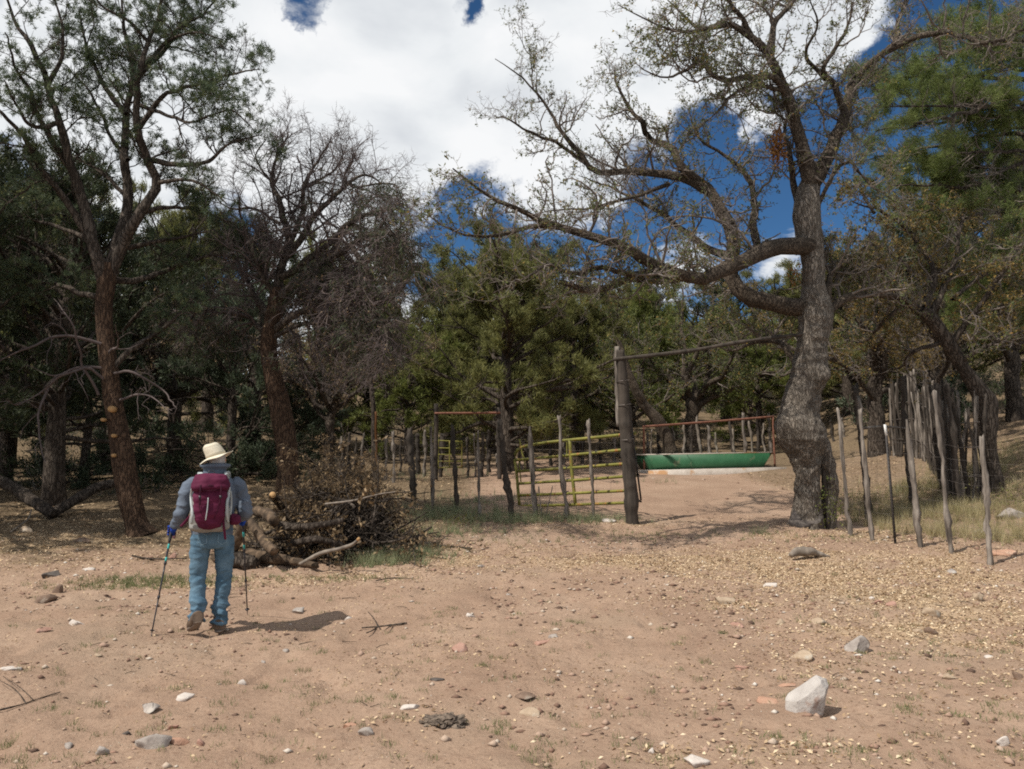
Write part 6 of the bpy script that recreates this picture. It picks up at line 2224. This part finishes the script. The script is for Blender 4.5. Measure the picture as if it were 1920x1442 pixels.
def ground_cover():
    rng = np.random.default_rng(120)
    # loose stones and grit
    def stones(n, lo, hi, y1, dens, name, matn):
        p = scatter(rng, n, dens, 3.2, y1)
        V0, F0 = OCT
        r = (lo * (hi / lo) ** (rng.uniform(0, 1, n) ** 2.6))[:, None, None]
        V = V0[None] * (1 + rng.uniform(-.35, .3, (n, len(V0), 1))) * rng.uniform(.6, 1.2, (n, 1, 3)) * [1.1, 1.0, .6] * r
        V = V + p[:, None] + [0, 0, 1.0] * r * .12
        Fc = (F0[None] + (np.arange(n) * len(V0))[:, None, None]).reshape(-1, 3)
        return obj(name, V.reshape(-1, 3), [Fc], matn, None, rnd=np.repeat(rng.uniform(0, 1, n), len(F0)), kind='stuff', smooth=False)
    gm = mat_leaf('gravel_stone', [(0, (.08, .052, .038)), (.25, (.20, .12, .085)), (.5, (.32, .20, .145)), (.75, (.40, .29, .215)), (.92, (.46, .38, .30)), (1, (.58, .53, .47))], 0, .95)
    cl = lambda x, y: np.clip(.25 + .9 * fbm(xyz(x * .9, y * .9, 1.0), 3) + .25 * sstep(-2, 3, x), .05, 1)
    stones(14000, .004, .042, 14, cl, 'gravel', gm)
    # pebbles farther off in the corral
    stones(900, .015, .06, 32, lambda x, y: np.where(y > 13, .5, .02), 'corral_gravel', gm)
    # leaf litter
    a = Acc()
    p = scatter(rng, 52000, lambda x, y: np.clip(litter(x, y) ** 1.4, 0, 1), 4, 19)
    V, Q, r = leaves(p + [0, 0, .006], rng, .034, .017, flat=True)
    V[:, 2] = np.maximum(V[:, 2], np.repeat(p[:, 2], 4) + .002)
    a.add(V, Q, r)
    p = scatter(rng, 9000, lambda x, y: np.clip(.12 + .5 * fbm(xyz(x * 1.6, y * 1.6, 7.0), 3), 0.02, 1) * (x * .06 + .55), 3.2, 13)
    V, Q, r = leaves(p + [0, 0, .006], rng, .026, .014, flat=True)
    a.add(V, Q, r * .8)
    p = scatter(rng, 16000, lambda x, y: humus(x, y) * .8, 9, 26)
    V, Q, r = leaves(p + [0, 0, .008], rng, .06, .03, flat=True)
    a.add(V, Q, r * .75)
    a.build('leaf_litter', M['litter'], None, kind='stuff')
    # bits of twig and bark
    p = scatter(rng, 1500, lambda x, y: np.clip(.25 + litter(x, y) + humus(x, y), 0, 1), 3.3, 18)
    n = len(p)
    az = rng.uniform(0, math.pi, n)
    ln = rng.uniform(.03, .22, n) * (.5 + .5 * sstep(4, 10, p[:, 1]))
    d = np.stack([np.cos(az), np.sin(az), rng.normal(size=n) * .05], 1)
    P = np.stack([p + [0, 0, .006], p + d * ln[:, None] * .5 + [0, 0, .012] + rng.normal(size=(n, 3)) * .006, p + d * ln[:, None] + [0, 0, .008]], 1)
    R = np.repeat((.0015 + ln * .012)[:, None], 3, 1) * [1, .9, .5]
    V, Q = tubes(P, R, 4)
    obj('twig_litter', V, [Q], M['limb_bark'], None, kind='stuff')
    # grass
    def grass(name, mat, spots, blade, wid, per):
        a = Acc()
        for (px, py, rx, ry, n) in spots:
            c = gd(px, py)
            q = np.stack([c[0] + rng.normal(size=n) * rx, c[1] + rng.normal(size=n) * ry], 1)
            q = np.concatenate([q, hgt(q[:, 0], q[:, 1], True)[:, None]], 1)
            cc = np.repeat(q, per, 0) + rng.normal(size=(n * per, 3)) * [.02, .02, 0]
            V, T, r = tufts(cc, norm(rng.normal(size=cc.shape) * [.35, .35, .1] + [0, 0, 1.0]), rng, 1, blade, wid, .15, .004)
            a.add(V, T, np.repeat(rng.uniform(.0, 1, n), per) * .7 + r * .3)
        a.build(name, M[mat], None, kind='stuff')
    grass('tall_grass', 'grass_grey', [(860, 965, .55, .35, 117), (950, 975, .6, .3, 117), (1040, 978, .6, .25, 108), (1110, 975, .4, .2, 45), (800, 965, .4, .4, 81), (770, 1045, .30, .20, 76), (730, 1062, .25, .10, 54), (850, 1000, .5, .3, 58), (1430, 1000, .10, .1, 7), (900, 940, .8, .6, 72), (830, 890, 1.0, .8, 54), (1230, 905, .4, .5, 9), (700, 1050, .35, .15, 36), (1690, 925, .25, .3, 22)], .20, .006, 12)
    grass('dry_grass', 'grass_dry', [(1700, 965, .6, .6, 130), (1780, 960, .7, .8, 150), (1860, 980, .6, .8, 130), (1640, 985, .3, .4, 55), (1740, 1000, .4, .2, 65), (1830, 1010, .4, .25, 65), (1900, 1010, .4, .4, 65), (1890, 930, .8, .8, 100), (1780, 905, .6, .7, 150), (1700, 930, .6, .6, 120), (1850, 880, .8, 1.0, 160), (1900, 850, .8, 1.2, 140), (1600, 960, .3, .5, 30)], .26, .006, 14)
    grass('short_grass', 'grass_green', [(290, 1090, .62, .20, 336), (230, 1100, .3, .12, 96), (370, 1095, .3, .12, 72), (950, 1010, 1.2, .35, 128), (1150, 1010, .8, .3, 72), (1440, 1005, .5, .4, 48), (1560, 1010, .3, .2, 40), (620, 1085, .7, .12, 88), (1240, 1000, .6, .2, 40)], .055, .006, 8)
    p = []
    for (px, py) in [(670, 1313), (690, 1310), (180, 1325), (93, 1330), (290, 1355), (290, 1372), (320, 1295), (425, 1280), (12, 1385), (20, 1380), (905, 1255), (932, 1237), (745, 1308), (752, 1352), (723, 1395), (1013, 1412), (930, 1355), (933, 1373), (1510, 1390), (1570, 1405), (1605, 1407), (1440, 1385), (1690, 1330), (1700, 1340), (1710, 1310), (1500, 1305), (1480, 1310), (1640, 1150), (1615, 1220), (1660, 1222), (1680, 1235), (1740, 1225), (1880, 1220), (1860, 1330), (1895, 1350), (1790, 1345), (1700, 1420), (1900, 1420), (1240, 1185), (1270, 1210), (1350, 1190), (1090, 1170), (1070, 1165), (1045, 1175), (970, 1155), (850, 1145), (605, 1228), (567, 1255), (490, 1290), (165, 1210), (275, 1150), (1000, 1430), (1320, 1245), (1550, 1250), (1840, 1200), (1905, 1205), (1420, 1165), (1560, 1080), (1600, 1120), (410, 1370), (500, 1430)]:
        p.append((px, py, .035, .028, 7))
    for k in range(230):
        p.append((rng.uniform(0, 1920), rng.uniform(1120, 1440), .03, .025, 3))
    grass('grass_tufts', 'grass_green', p, .038, .004, 7)
    # low weeds by the fence and the brush
    a = Acc()
    for (px, py, n, s) in [(1605, 940, 160, .22), (1565, 965, 90, .15), (1905, 950, 260, .28), (880, 985, 120, .18), (850, 990, 90, .14), (1690, 925, 100, .16), (760, 1020, 120, .25), (690, 1010, 100, .2)]:
        c = gd(px, py)
        q = c + rng.normal(size=(n, 3)) * [s, s, s * .45] + [0, 0, s * .55]
        q[:, 2] = np.maximum(q[:, 2], hgt(q[:, 0], q[:, 1]) + .01)
        a.add(*leaves(q, rng, .05, .022))
    a.build('weeds', M['juniper_leaf'], None, kind='stuff')


ground_cover()
